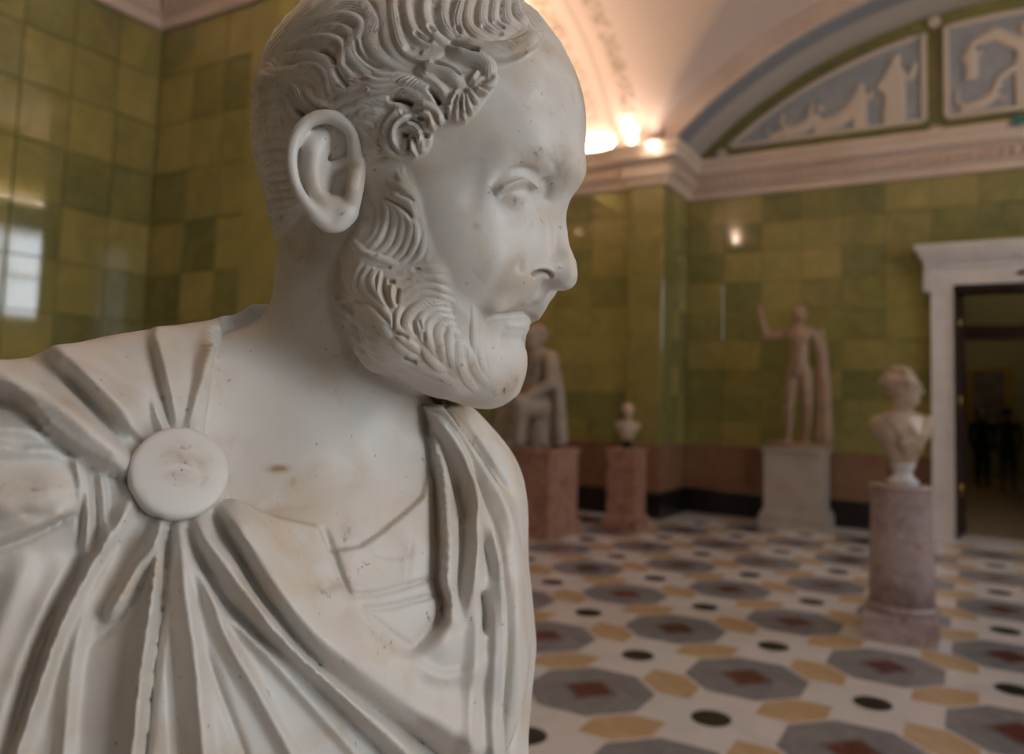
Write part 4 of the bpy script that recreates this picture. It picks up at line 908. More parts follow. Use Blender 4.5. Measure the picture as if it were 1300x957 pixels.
BLOCKS = [   # sideburn and beard
 (Z(*HS, (600, 40), (600, 140), (660, 220), (700, 290)), 4, 1.6, 1), (Z(*HS, (650, 30), (660, 140), (730, 230)), 4, 1.6, 1),
 (Z(*HS, (540, 90), (580, 180), (660, 250), (710, 330), (730, 440)), 5, 1.9, 2), (Z(*HS, (450, 190), (580, 240), (680, 310), (720, 420), (745, 530)), 6, 2.1, 2),
 (Z(*HS, (430, 290), (560, 320), (660, 380), (700, 470), (720, 570)), 6, 2.3, 2),
 (Z(*HS, (330, 330), (400, 420), (400, 530), (360, 640), (270, 720)), 6, 1.9, 2), (Z(*HS, (400, 350), (460, 430), (450, 540), (400, 660), (300, 760)), 5, 2.1, 2),
 (Z(*HS, (440, 350), (520, 440), (530, 540), (480, 690), (370, 790)), 5, 2.2, 2), (Z(*HS, (490, 370), (580, 460), (600, 560), (560, 700), (460, 810)), 5, 2.2, 2),
 (Z(*HS, (560, 420), (650, 530), (650, 640), (600, 760), (510, 850)), 5, 2.2, 2), (Z(*HS, (650, 470), (710, 580), (700, 700), (650, 800), (570, 870)), 5, 2.1, 2),
 (Z(*HS, (720, 440), (770, 580), (770, 700), (730, 800), (650, 880)), 5, 1.8, 2), (Z(*HS, (750, 500), (810, 620), (820, 740), (780, 860)), 5, 1.4, 2),
 (Z(*HS, (200, 740), (290, 790), (400, 830), (560, 880)), 5, 2.2, 2), (Z(*HS, (170, 650), (200, 720), (280, 760)), 5, 1.6, 2),
 (Z(*HB, (260, 80), (190, 190), (205, 310), (290, 390), (390, 440)), 6, 2.6, 2), (Z(*HB, (310, 110), (265, 230), (300, 330), (390, 420), (490, 500)), 6, 3.0, 2),
 (Z(*HB, (380, 130), (335, 220), (355, 310), (430, 400), (515, 490)), 6, 3.2, 2), (Z(*HB, (410, 140), (400, 240), (400, 330), (450, 430), (520, 500)), 4, 2.8, 1),
 (Z(*HB, (510, 250), (500, 350), (530, 470)), 4, 2.8, 1),
 (Z(*HB, (140, 120), (120, 240), (140, 340), (210, 400)), 7, 2.0, 2), (Z(*HB, (90, 200), (80, 320), (110, 420)), 6, 1.4, 2),
 (Z(*HB, (170, 420), (280, 440), (360, 510), (430, 580), (510, 640)), 6, 2.8, 2), (Z(*HB, (400, 420), (450, 490), (505, 560), (515, 650)), 5, 3.0, 2),
 (Z(*HB, (300, 500), (380, 570), (450, 650), (500, 720)), 6, 2.4, 2),
 (Z(*HB, (540, 170), (700, 150), (860, 140), (960, 150), (1060, 170)), 6, 1.5, 3), (Z(*HB, (590, 260), (700, 220), (850, 210), (960, 230), (1050, 250)), 6, 1.7, 3),
 (Z(*HB, (600, 330), (700, 290), (820, 280), (930, 310), (1030, 340)), 5, 1.8, 2), (Z(*HB, (620, 400), (720, 350), (830, 340), (940, 380), (1030, 410)), 5, 1.9, 2),
 (Z(*HB, (990, 440), (880, 420), (760, 430), (660, 500), (620, 600), (680, 720)), 7, 3.2, 3), (Z(*HB, (1000, 500), (870, 470), (770, 510), (730, 590), (760, 700), (790, 780)), 6, 3.2, 2),
 (Z(*HB, (1020, 560), (900, 530), (810, 580), (790, 680), (830, 800), (880, 900)), 7, 3.0, 3),
 (Z(*HB, (1030, 620), (930, 590), (880, 680), (900, 800), (940, 930)), 7, 2.6, 3), (Z(*HB, (1060, 690), (990, 660), (970, 760), (990, 880), (1020, 960)), 7, 2.2, 2), (Z(*HB, (1120, 760), (1060, 780), (1050, 880), (1080, 980)), 7, 1.6, 2),
 (Z(*HB, (590, 450), (540, 530), (540, 610), (600, 680), (680, 740)), 6, 3.2, 2), (Z(*HB, (530, 660), (600, 730), (690, 790), (750, 830)), 6, 2.8, 2),
 (Z(*HB, (500, 700), (560, 780), (640, 850), (730, 900)), 6, 2.4, 2), (Z(*HB, (750, 760), (790, 840), (860, 930), (950, 1000)), 7, 2.2, 2),
 (Z(*HB, (90, 520), (180, 630), (300, 720), (440, 790)), 6, 1.6, 2), (Z(*HB, (70, 440), (160, 520), (280, 620), (420, 700)), 6, 1.6, 2),
 (Z(*HB, (100, 620), (210, 720), (340, 800), (500, 860)), 6, 1.6, 2), (Z(*HB, (160, 760), (280, 830), (430, 890), (600, 930)), 6, 1.4, 2),
 (Z(*HB, (230, 880), (380, 930), (560, 970), (720, 1000)), 6, 1.2, 2), (Z(*HB, (640, 940), (760, 960), (900, 1020), (1020, 1090)), 7, 1.2, 2),
 ([(598, 372), (604, 396), (602, 425), (606, 455)], 6, 1.6, 2), ([(612, 392), (612, 420), (610, 448), (616, 474)], 6, 1.4, 2), ([(622, 412), (621, 440), (626, 470)], 6, 1.1, 2), ([(596, 440), (604, 470), (622, 492)], 6, 1.2, 2), ([(582, 450), (590, 478), (606, 498)], 6, 1.3, 2),
 # moustache
 (Z(500, 370, (1230, 60), (1120, 90), (1000, 130), (880, 160)), 5, .9, 2), (Z(500, 370, (1200, 20), (1080, 50), (950, 90), (850, 140)), 5, .7, 2),
]
PITS = [   # drilled holes and deep channels: path, half width, depth
 (Z(*H1, (590, 410), (680, 430), (740, 490), (760, 540)), 3.2, 4.5), (Z(*H1, (760, 560), (790, 640), (870, 730)), 3, 3.5), (Z(*H1, (930, 340), (950, 440), (1040, 530), (1140, 560)), 3, 3.2),
 (Z(*H1, (420, 880), (470, 940), (560, 960), (650, 940), (690, 900)), 3.6, 6), (Z(*H1, (1200, 830), (1310, 830), (1400, 870)), 3, 5),
 (Z(*H2, (420, 735), (480, 800), (515, 875)), 3, 8), (Z(*H2, (440, 520), (590, 560), (690, 630)), 3.2, 6), (Z(*H2, (590, 355), (700, 410), (830, 450)), 3, 6),
 (Z(*H2, (300, 290), (380, 340), (450, 355)), 2.6, 4), (Z(*H2, (230, 400), (300, 440), (370, 440)), 5, 3.5), (Z(*H2, (420, 230), (470, 290)), 3, 4), (Z(*H2, (640, 240), (680, 300)), 2.4, 4), (Z(*H2, (850, 230), (930, 285), (1030, 295)), 2.4, 3.5), (Z(*H2, (950, 200), (1040, 245)), 2.4, 3),
 (Z(*H5, (395, 525), (445, 535)), 3.6, 9), (Z(*H5, (445, 560), (445, 660)), 2, 6), (Z(*H5, (520, 390), (570, 410)), 2.8, 7), (Z(*H5, (590, 510), (590, 560)), 2.6, 7), (Z(*H5, (290, 235), (390, 235), (480, 275)), 2.6, 6), (Z(*H5, (660, 190), (705, 285)), 3, 6), (Z(*H5, (750, 350), (760, 400)), 2, 4),
 (Z(*H5, (885, 230), (880, 320), (930, 400)), 1.4, 3),
 (Z(*HB, (440, 210), (425, 300), (450, 390), (500, 470)), 2.8, 3.6), (Z(*HB, (560, 300), (545, 380), (550, 430)), 2.4, 3.6), (Z(*HB, (470, 240), (530, 250)), 2.6, 3.2), (Z(*HB, (520, 660), (600, 690), (640, 720)), 2.4, 3), (Z(*HB, (520, 500), (520, 640)), 1.8, 2.6),
 (Z(*HB, (590, 850), (650, 900), (710, 910)), 3, 2.6), (Z(*HB, (760, 660), (770, 730)), 2, 2.4), (Z(*HB, (680, 560), (700, 680)), 1.8, 2), (Z(*HB, (720, 560), (740, 640)), 1.6, 2), (Z(*HB, (270, 30), (320, 40), (390, 20)), 1.8, 1.6), (Z(*HB, (350, 130), (500, 125)), 1.8, 2), (Z(*HB, (680, 135), (740, 140)), 1.6, 1.6),
 (Z(*HS, (440, 330), (560, 390), (640, 450), (670, 510)), 2.4, 2.2), (Z(*HS, (550, 300), (640, 330), (690, 360)), 1.8, 1.4),
]
# drapery: path, width on + side, width on - side (px), height (mm), fade in, fade out   (+ side: left of a path that runs down, below a path that runs right)
FOLDS = [
 # over the near shoulder
 ([(-60, 455), (5, 486), (40, 502), (80, 527), (120, 560), (168, 596)], 26, 30, 15, 0, .12),
 ([(40, 445), (66, 447), (100, 474), (140, 512), (178, 550)], 16, 42, 13, .1, .2),
 ([(190, 508), (199, 528), (208, 548)], 7, 7, 5, .3, 0),
 ([(196, 428), (206, 470), (216, 510), (222, 545)], 6, 30, 7, 0, .4),
 ([(288, 396), (274, 422), (262, 455), (250, 495), (238, 540)], 12, 9, 6, .1, .2),
 # fan under the brooch
 ([(172, 622), (150, 665), (112, 726), (76, 804), (48, 880), (0, 1010)], 14, 14, 12, .08, 0),
 ([(180, 645), (158, 685), (124, 746), (104, 790), (90, 860), (78, 1010)], 12, 14, 6, .1, 0),
 ([(206, 655), (200, 682), (178, 716), (152, 762), (136, 788)], 12, 12, 10, .1, .1),
 ([(209, 662), (204, 700), (196, 760), (188, 812), (180, 870), (166, 1010)], 16, 9, 11, .1, 0),
 ([(226, 660), (230, 700), (236, 756), (241, 790), (249, 850), (262, 1010)], 16, 14, 10, .1, 0),
 ([(242, 672), (250, 716), (264, 752), (279, 790), (297, 826), (320, 866), (400, 1010)], 14, 9, 8, .15, 0),
 ([(262, 724), (282, 772), (322, 813), (370, 865), (500, 1010)], 10, 8, 6, .2, 0),
 ([(248, 652), (262, 690), (286, 720), (304, 748), (336, 789), (374, 833), (418, 868), (500, 940), (580, 1010)], 16, 17, 14, .08, 0),
 ([(278, 640), (304, 676), (332, 716), (366, 766), (404, 808), (450, 846), (500, 882), (580, 930), (660, 990)], 22, 46, 13, .08, 0),
 # lower border sweeping up to the far shoulder
 ([(440, 775), (480, 822), (520, 838), (560, 815), (580, 780)], 40, 14, 5, .2, .2),
 # folds falling from the far shoulder
 ([(540, 534), (549, 566), (559, 600), (565, 650), (568, 700), (566, 735), (572, 770), (575, 800)], 13, 15, 8, .15, .2),
 ([(531, 503), (548, 530), (575, 568), (589, 598), (598, 640), (601, 690), (598, 740), (590, 790)], 9, 12, 13, .15, .3),
 ([(592, 604), (616, 660), (629, 704), (634, 748), (637, 790), (636, 840), (622, 1010)], 16, 8, 9, .15, 0),
 ([(538, 494), (574, 541), (606, 590), (621, 618), (640, 655), (652, 700)], 10, 13, 13, .15, .3),
 ([(548, 488), (590, 520), (622, 565), (644, 615), (657, 662), (660, 720)], 20, 26, 13, .15, .3),
 ([(646, 680), (655, 730), (654, 790), (655, 870), (648, 1010)], 12, 16, 8, .2, 0),
 ([(600, 720), (604, 780), (600, 850), (584, 1010)], 14, 14, 6, .3, 0), ([(620, 760), (624, 820), (612, 1010)], 8, 8, 4, .2, 0),
 ([(520, 836), (560, 858), (600, 850), (620, 830)], 14, 10, 4, .3, .3),
 # sleeve and arm on the near side
 ([(-40, 566), (20, 572), (70, 574), (98, 592)], 10, 8, 5, 0, .3), ([(-40, 640), (20, 642), (60, 632), (94, 612)], 26, 40, 8, 0, .25),
 ([(-40, 690), (20, 672), (60, 660), (98, 642)], 8, 14, 5, 0, .2),
 ([(93, 572), (103, 602), (109, 650), (110, 694), (104, 730)], 9, 10, 8, .1, .2), ([(124, 592), (131, 640), (133, 680), (126, 705)], 6, 8, 5, .2, .3),
 ([(100, 720), (60, 770), (20, 850), (-30, 1010)], 40, 20, 6, .2, 0), ([(40, 700), (10, 770), (-30, 880)], 22, 22, 5, .2, 0),
 ([(-30, 545), (30, 548), (90, 566)], 10, 12, 4, 0, .3),
]
GROOVES = [  # path, half width (px), depth (mm), fades
 ([(78, 470), (110, 508), (142, 546), (168, 580)], 7, 9, .15, .1), ([(-20, 508), (20, 516), (60, 552), (100, 582), (130, 598), (168, 612)], 6, 8, 0, .1),
 ([(191, 434), (200, 470), (211, 512), (219, 546)], 3.5, 4, .1, 0), ([(248, 470), (240, 505), (230, 543)], 5, 5, .3, 0), ([(188, 500), (190, 530), (196, 550)], 4, 4, .3, 0),
 ([(130, 676), (92, 736), (66, 786), (40, 864), (0, 1010)], 9, 13, .15, 0), ([(210, 680), (190, 720), (170, 758), (158, 776), (132, 806), (108, 826)], 3.5, 6, .1, .4),
 ([(138, 790), (128, 786), (140, 760)], 3, 3, .3, .3),
 ([(212, 662), (209, 715), (204, 770), (199, 812), (192, 870), (178, 1010)], 6, 11, .05, 0), ([(216, 665), (214, 720)], 6, 6, 0, .5),
 ([(238, 662), (250, 702), (268, 735), (295, 773), (325, 801), (354, 824), (400, 866), (540, 1010)], 7, 12, .1, 0),
 ([(270, 646), (290, 679), (309, 713), (331, 751), (357, 785), (381, 815), (432, 866), (520, 930), (620, 1010)], 7, 15, .05, 0),
 ([(286, 742), (304, 754), (318, 774), (332, 796)], 4, 4, .3, .3), ([(246, 790), (262, 830), (330, 1010)], 5, 5, .3, 0), ([(216, 780), (218, 830), (228, 1010)], 8, 4, .3, 0),
 ([(535, 500), (541, 545), (549, 592), (552, 640), (553, 700), (553, 738), (560, 764), (556, 788), (538, 808), (518, 828)], 6, 8, .1, .3),
 ([(544, 520), (557, 556), (570, 590), (580, 622), (587, 650), (588, 668)], 5, 10, .1, .2), ([(586, 660), (586, 700), (583, 740), (583, 775)], 3, 7, .1, .3),
 ([(541, 512), (570, 545), (594, 585), (608, 620), (622, 665)], 4.5, 7, .1, .3), ([(603, 608), (627, 670), (637, 722), (640, 776), (641, 840), (632, 1010)], 5, 9, .15, 0),
 ([(600, 650), (612, 690), (620, 716), (622, 740)], 5, 6, .3, .2),
 ([(542, 492), (571, 525), (601, 567), (625, 607), (641, 632)], 5.5, 17, .1, .3), ([(612, 750), (616, 780), (614, 806)], 4.5, 11, .1, .2),
 ([(98, 580), (104, 612), (103, 650), (100, 690)], 4, 6, .2, .3), ([(116, 585), (122, 620), (124, 670), (116, 705)], 4, 4, .2, .3), ([(135, 600), (140, 640), (136, 680)], 5, 4, .3, .3),
 ([(-30, 572), (10, 572), (36, 566)], 3, 4, 0, .3), ([(-20, 700), (30, 684), (70, 664), (100, 648)], 6, 6, 0, .2), ([(20, 645), (50, 655), (80, 645)], 5, 3, .3, .3),
 ([(410, 668), (424, 706), (434, 736), (446, 760)], 5, 4, .2, .1),
]
# edges of cloth lying over cloth: path, height, run-out (px), raised side
CLIFFS = [
 ([(-40, 494), (0, 500), (22, 508), (60, 547), (100, 577), (130, 594), (168, 609)], 9, 26, -1, 0, .1), ([(60, 452), (80, 475), (110, 499), (140, 529), (165, 551), (186, 564)], 8, 26, -1, .1, .1),
 ([(272, 650), (291, 681), (310, 715), (332, 753), (358, 787), (383, 818), (434, 868), (520, 932), (620, 1010)], 7, 24, -1, .08, 0), ([(250, 704), (268, 738), (296, 777), (326, 804), (355, 827), (402, 868), (540, 1010)], 6, 16, -1, .1, 0),
 ([(211, 662), (207, 715), (202, 770), (197, 812), (190, 870), (176, 1010)], 6, 14, 1, .08, 0), ([(210, 680), (189, 720), (169, 758), (157, 776), (131, 806)], 5, 12, 1, .1, .3), ([(92, 738), (66, 786), (40, 864), (0, 1010)], 6, 16, -1, .2, 0),
 ([(542, 493), (571, 526), (601, 568), (625, 608), (641, 634)], 7, 18, -1, .1, .3), ([(541, 512), (570, 546), (594, 586), (608, 621), (622, 666)], 5, 10, 1, .1, .3), ([(603, 608), (627, 670), (637, 722), (640, 776), (641, 840), (632, 1010)], 6, 14, 1, .15, 0),
 ([(98, 578), (103, 612), (102, 650), (100, 690)], 4, 14, 1, .2, .2), ([(-20, 698), (30, 682), (70, 662), (100, 646)], 5, 16, -1, 0, .2), ([(192, 432), (201, 470), (212, 512), (220, 546)], 4, 14, -1, .1, .1),
]
# cloak opening (everything outside it is cloak); shirt below the neckline
OPENING = [(352, 330), (342, 372), (326, 396), (300, 408), (282, 420), (272, 440), (267, 470), (262, 505), (256, 545), (262, 600), (286, 636), (330, 655), (400, 668), (412, 684), (424, 715), (436, 745), (448, 765), (458, 792), (485, 818), (518, 828), (540, 808), (557, 788), (561, 763), (553, 737), (554, 690), (552, 640), (548, 592), (541, 545), (534, 502), (546, 484), (700, 470), (760, 300), (700, -200), (250, -200), (300, 250)]
SHIRT = [(418, 702), (432, 698), (455, 695), (480, 678), (512, 652), (534, 632), (543, 606), (575, 606), (590, 840), (440, 850), (420, 740)]
def carve(V, Q):
    hc = hl(10, 0, 15)
    def state(V):
        N = vnormals(V, Q); N = neighbours_smooth(N, Q, 6, .6); N /= np.linalg.norm(N, axis=1, keepdims=True); l = (V-H0)@LX
        W = V.copy(); m = l < 0; W[m] = mirror(V[m])
        return N, proj(V), proj(W), np.einsum('ij,ij->i', N, -V)/np.linalg.norm(V, axis=1)
    N, X, XM, face = state(V)
    r = np.linalg.norm(V-hc, axis=1); ish = r < 158
    hd = np.where(ish)[0]
    # --- masses: hair cap and beard
    hm = np.zeros(len(V)); bm = np.zeros(len(V))
    hdist = polydist(XM[hd], HAIR); bdist = polydist(XM[hd], BEARD)
    U = (V-H0)@UX
    hm[hd] = np.where(XM[hd][:, 0] < 480, sstep(hdist, -5, 10), sstep(hdist, -2, 5)); bm[hd] = sstep(bdist, -8, 14)*(U[hd] > -135)
    hm[U < -45] = 0
    ch = np.abs((V-H0)@LX) < 8                          # keep the nape in one piece
    V = V+N*(hm*3.2+bm*(1-hm)*1.6)[:, None]
    # --- cloak and shirt
    F = (V-H0)@FX; jaw = (U > -128) & (F > 24-.25*np.clip(-100-U, 0, 30)) & ish
    body = np.where((~ish | (U < -60)) & ~jaw)[0]
    cm = np.zeros(len(V)); sm = np.zeros(len(V)); fr = face[body] > .02
    od = polydist(X[body], OPENING)
    wf = sstep(face[body], -.02, .12); cm[body] = wf*sstep(-od, -3, 4)+(1-wf)*sstep(-U[body], 58, 67)
    rad = np.hypot(F+42, (V-H0)@LX); fn = (U > -122) & (F > -25); cm[fn] *= sstep(rad[fn], 64, 74)
    low = sstep(X[body][:, 1], 620, 700)*sstep(560-X[body][:, 0], 0, 40)   # the border is thin along the front
    sd = polydist(X[body], SHIRT)
    sm[body] = np.where(fr, sstep(sd, -2, 3)*(1-cm[body]), 0)
    up = np.zeros(len(V)); up[body] = cm[body]*(8-5*low)+sm[body]*3.4
    V = V+N*up[:, None]
    V = neighbours_smooth(V, Q, 2, .5, np.clip(cm, 0, 1))
    N, X, XM, face = state(V)
    # --- drapery folds
    fb = body[(face[body] > -.15) & (cm[body] > .25)]
    fall = sstep(face, -.15, .25)
    d = np.zeros(len(V))
    for path, wp, wn, h, a, b in FOLDS:
        c, s, t = along(X, resample(path), 1.35*max(wp, wn), fb)
        if s is None: continue
        u = np.abs(s)/np.where(s > 0, wp, wn)/1.35
        us = np.clip((np.sqrt(u*u+.06)-.245)/.785, 0, 1)
        d[c] += 1.05*h*(1-us)**1.6*taper(t, a, b)
    for path, w, h, a, b in GROOVES:
        c, s, t = along(X, resample(path), w*1.8, body[face[body] > -.1])
        if s is None: continue
        u = np.abs(s)/w
        d[c] -= .8*h*np.exp(-1.3*u*u)*taper(t, a, b)
    for path, h, w, sg, a, b in CLIFFS:
        c, s, t = along(X, resample(path), 3*w, fb)
        if s is None: continue
        s = s*sg; d[c] += h*np.where(s > 0, np.exp(-s/w), 0)*sstep(s, -2.5, 2.)*taper(t, a, b)+0*s
    shirt = [([(446, 756), (480, 753), (515, 744), (556, 732)], 2.2, 2.6), ([(462, 773), (500, 769), (556, 754)], 2.2, 2.6), ([(478, 704), (500, 707), (520, 701)], 3, .8), ([(470, 780), (500, 805), (520, 818)], 2, 1.8), ([(520, 690), (514, 740)], 6, 1.)]
    sel = np.where(sm > .3)[0]
    for path, w, h in shirt:
        c, s, t = along(X, resample(path), w*2.5, sel)
        if s is not None: d[c] -= h*np.exp(-(s/w)**2)
    # collar standing off the neck, collar bones, throat
    c, s, t = along(X, resample([(330, 388), (300, 396), (280, 412), (268, 450), (256, 500), (246, 545)]), 16, fb)
    d[c] += 5*np.exp(-(s/7)**2)*taper(t, .05, .3)
    skin = body[(cm[body] < .3)]
    for path, w, h in (([(300, 560), (360, 585), (430, 600), (480, 590), (520, 560)], 40, -2.5), ([(500, 500), (470, 540), (440, 575)], 22, .8), ([(290, 470), (350, 500), (420, 545)], 30, 1.), ([(420, 560), (445, 610), (450, 680)], 24, -.8)):
        c, s, t = along(X, resample(path), w*2, skin)
        if s is not None: d[c] += h*np.exp(-(s/w)**2)*taper(t, .3, .3)
    d = neighbours_smooth((d*fall)[:, None], Q, 1, .5)[:, 0]
    D3 = .35*N-V/np.linalg.norm(V, axis=1, keepdims=True); D3 /= np.linalg.norm(D3, axis=1, keepdims=True)
    V = V+D3*d[:, None]
    V = neighbours_smooth(V, Q, 1, .5, np.clip(cm, 0, 1)*(~jaw))
    e4 = np.stack([np.linalg.norm(V[Q[:, i]]-V[Q[:, (i+1) % 4]], axis=1) for i in range(4)]).max(0)
    sv = np.zeros(len(V)); w4 = sstep(e4, 3.5, 6.)
    for i in range(4): np.maximum.at(sv, Q[:, i], w4)
    V = neighbours_smooth(V, Q, 3, .5, sv*cm*(~jaw))
    nk = (X[:, 0] > 250) & (X[:, 0] < 352) & (X[:, 1] > 365) & (X[:, 1] < 440) & (cm > .05) & (U < -45)
    nk |= (X[:, 0] > 524) & (X[:, 0] < 566) & (X[:, 1] > 476) & (X[:, 1] < 512) & (cm > .05) & ~jaw & (face > 0)
    V = neighbours_smooth(V, Q, 14, .5, nk.astype(float))
    # --- hair and beard locks (both sides of the head)
    N, X, XM, face = state(V)
    lock = np.zeros(len(V))
    rng = np.random.RandomState(3)
    for L, mask in ((LOCKS, hm), (BLOCKS, bm)):
        sel = np.where((mask > .05) & ish)[0]
        for path, w, h, n in L:
            c, s, t = along(XM, resample(path), w, sel)
            if s is None or len(c) == 0: continue
            w2 = w*(.6+.4*taper(t, .3, .3)); u = np.clip(s/w2, -1, 1); dome = np.clip(1-u*u, 0, 1)**.6
            k = 2.1*n+.5*rng.rand(); ph = rng.rand()
            st = 1-(.26+.12*np.sin(3*u+6.3*ph))*(.5-.5*np.cos(2*np.pi*k*(u+1)/2+6.3*ph+1.5*np.sin(5*t+9*ph)))
            v = h*(.72 if L is BLOCKS else .88)*(.85+.3*rng.rand())*dome*st*taper(t, .22, .3)*mask[c]
            lock[c] = np.maximum(lock[c], v)
    # finest strands between the traced ones, following the skull
    sel = np.where((hm > .3) & (lock < 1.2))[0]
    x = XM[sel]; ph = .42*(x[:, 1]+10*np.sin(x[:, 0]/17.)+6*np.sin(x[:, 0]/7.+x[:, 1]/23.))
    lock[sel] = np.maximum(lock[sel], (.55+.45*np.sin(ph*2.2))*hm[sel]*(.5+.35*np.sin(ph*.5)))
    for path, w, h in PITS:
        c, s, t = along(XM, resample(path), w*2.2, np.where(((hm > .2) | (bm > .2)) & ish)[0])
        if s is None: continue
        lock[c] -= .8*h*np.exp(-1.4*(s/w)**2)*taper(t, .15, .15)
    # --- the face
    fd = np.zeros(len(V)); sel = np.where(ish & (hm < .5))[0]
    lat = (V-H0)@LX
    def fold(path, wp, wn, h, a=.2, b=.2, far=1.):
        c, s, t = along(XM, resample(path), 3*max(wp, wn), sel)
        if s is None: return
        fd[c] += h*np.exp(-(s/np.where(s > 0, wp, wn))**2)*taper(t, a, b)*np.where(lat[c] < 0, far, 1)
    lid = [(627, 246), (638, 239.5), (650, 235), (663, 232), (674, 233), (679, 240)]
    fold(lid, 4., 7.5, 4.8, .2, .1, .25)
    fold([(634, 249), (648, 244), (664, 241), (675, 243)], 2.6, 2.0, -.8, .2, .2)
    fold([(622, 236), (640, 220), (660, 214), (684, 218)], 4, 5, -1.4)          # fold above the lid
    fold([(636, 262), (650, 272), (664, 270), (676, 258)], 5, 4, .35)              # lower lid
    fold([(640, 282), (656, 290), (676, 282)], 8, 6, -.8)
    fold([(690, 225), (694, 240), (688, 252)], 7, 7, -2.2)
    fold([(664, 350), (660, 340), (662, 328), (668, 320)], 5, 4, -.7, .35, .35)       # wing of the nose
    fold([(662, 326), (648, 342), (632, 356), (616, 374)], 8, 7, -1.0, .3, .5)     # cheek fold
    fold([(650, 318), (630, 334), (608, 354)], 16, 16, .9, .4, .4)
    fold([(675, 350), (684, 345.5), (694, 346), (702, 352)], 3.2, 2.6, -5.0, .12, .12)   # nostril
    fold([(674, 346), (682, 341), (694, 341), (704, 347)], 3, 3, .8)
    fold([(618, 406), (636, 401), (656, 398.5), (676, 396)], 1.8, 2.6, -3.2, .3, .1)  # mouth
    fold([(640, 412), (656, 414), (668, 412)], 4, 4, .8)
    fold([(632, 430), (650, 432), (664, 430)], 9, 7, -1.6)
    fold([(606, 200), (604, 240), (598, 270)], 16, 14, -1.2, .3, .3)             # temple
    fold([(676, 118), (700, 130), (728, 130)], 14, 14, -.8, .3, .3)
    fold([(694, 196), (704, 208), (708, 222)], 5, 5, -.6, .3, .3)
    V = V+N*(lock+fd)[:, None]
    V = neighbours_smooth(V, Q, 1, .12)
    return V, dict(hair=hm, beard=bm, cloak=cm, shirt=sm, ish=ish)
def bust_mesh():
    G, tp = bust_form()
    V, Q = G.mesh(); V = neighbours_smooth(V, Q, 3, .5)
    V, Q = split_quads(V, Q, np.ones(len(Q), bool)); V = neighbours_smooth(V, Q, 2, .5)
    c = V[Q].mean(1); m = np.linalg.norm(c-hl(10, 0, 15), axis=1) < 156
    V, Q = split_quads(V, Q, m)
    V = neighbours_smooth(V, Q, 1, .5, (np.linalg.norm(V-hl(10, 0, 15), axis=1) < 150).astype(float))
    V, lab = carve(V, Q)
    return V, Q, lab, tp
# ---------------------------------------------------------------- ears and brooch
def ear_mesh():
    lift = lambda x: 79+(452-x)/85*17
    e = lambda x, y, o=0.: hp(x, y, lift(x)+o)
    c = e(410, 218); G = Field(c-np.array([42, 36, 46]), c+np.array([42, 36, 46]), .85)
    X, Y, Zg = np.meshgrid(*G.ax, indexing='ij'); P = np.stack([X, Y, Zg], -1).reshape(-1, 3)
    px = proj(P); l = (P-H0)@LX
    out = resample([(452, 196), (449, 172), (436, 154), (414, 147), (394, 151), (378, 166), (370, 190), (369, 214), (376, 240), (390, 262), (404, 278), (418, 288), (434, 290), (444, 280), (451, 250), (454, 220)], closed=True)
    pd = polydist(px, out)*.43
    g = lambda x, y, rx, ry: np.exp(-((px[:, 0]-x)/rx)**2-((px[:, 1]-y)/ry)**2)
    Lp = lift(px[:, 0])-6.5-6.5*g(430, 232, 15, 22)-5*g(430, 182, 16, 18)+2.5*g(395, 205, 10, 30)+3*g(425, 278, 16, 12)
    G.D = np.maximum(-pd, np.abs(l-Lp)-2.0).reshape(G.n).astype(np.float32)
    helix = [(440, 207, -7), (450, 196, -3), (451, 178, -1), (443, 162, 0), (428, 151, 0), (410, 148, 0), (392, 154, 0), (378, 170, 0), (371, 192, 0), (371, 214, 0), (377, 238, 0), (389, 258, 0), (402, 274, -1), (416, 285, -3)]
    hr = resample(helix)
    r0 = np.interp(np.linspace(0, 1, len(hr)), [0, .12, .3, .5, .65, .85, 1], [2.6, 3.8, 4.2, 3.6, 3.0, 2.8, 3.4])
    G.chain([e(*p) for p in hr], list(r0), k=2.5)
    G.chain([e(*p) for p in resample([(452, 184, -3), (456, 205, -4), (455, 230, -4), (451, 252, -4), (447, 268, -6)])], 3.6, k=4)
    G.chain([e(*p) for p in resample([(404, 274, -3), (418, 284, -4), (430, 285, -4), (441, 274, -5)])], [4.]*16, k=4)
    G.chain([e(420, 268, -5), e(434, 270, -5)], 5.5, k=5)
    G.chain([e(*p) for p in resample([(396, 182, -4), (399, 200, -3.4), (397, 222, -3.4), (402, 243, -4), (413, 258, -4.5), (428, 258, -6)])], 4.0, k=5)
    G.chain([e(412, 176, -6), e(400, 192, -5)], 4.5, k=6)
    G.chain([e(*p) for p in resample([(450, 203, -5), (434, 209, -7), (418, 212, -9), (408, 210, -8)])], 2.6, k=3)
    G.chain([e(450, 222, -3), e(448, 240, -2), (e(446, 252, -3.5))], [3.4, 3.8, 3.2], k=3)
    G.chain([e(443, 222, -12), e(441, 246, -12)], [3.6, 3.2], k=2.5, op='sub')
    G.chain([e(414, 204, -8), e(432, 197, -10)], [2.4, 3.], k=2, op='sub')
    G.chain([e(452, 200, -22), e(448, 240, -20), e(440, 262, -16)], [9, 9, 6], k=8)      # root on the head
    V, Q = G.mesh(); V = neighbours_smooth(V, Q, 3, .5)
    return V, Q
def lathe(prof, n=48):
    V = []; Q = []
    for r, z in prof:
        for i in range(n): a = 2*math.pi*i/n; V.append((r*math.cos(a), r*math.sin(a), z))
    m = len(prof)
    for j in range(m-1):
        for i in range(n):
            k = (i+1) % n; Q.append((j*n+i, j*n+k, (j+1)*n+k, (j+1)*n+i))
    return np.array(V), Q, n, m
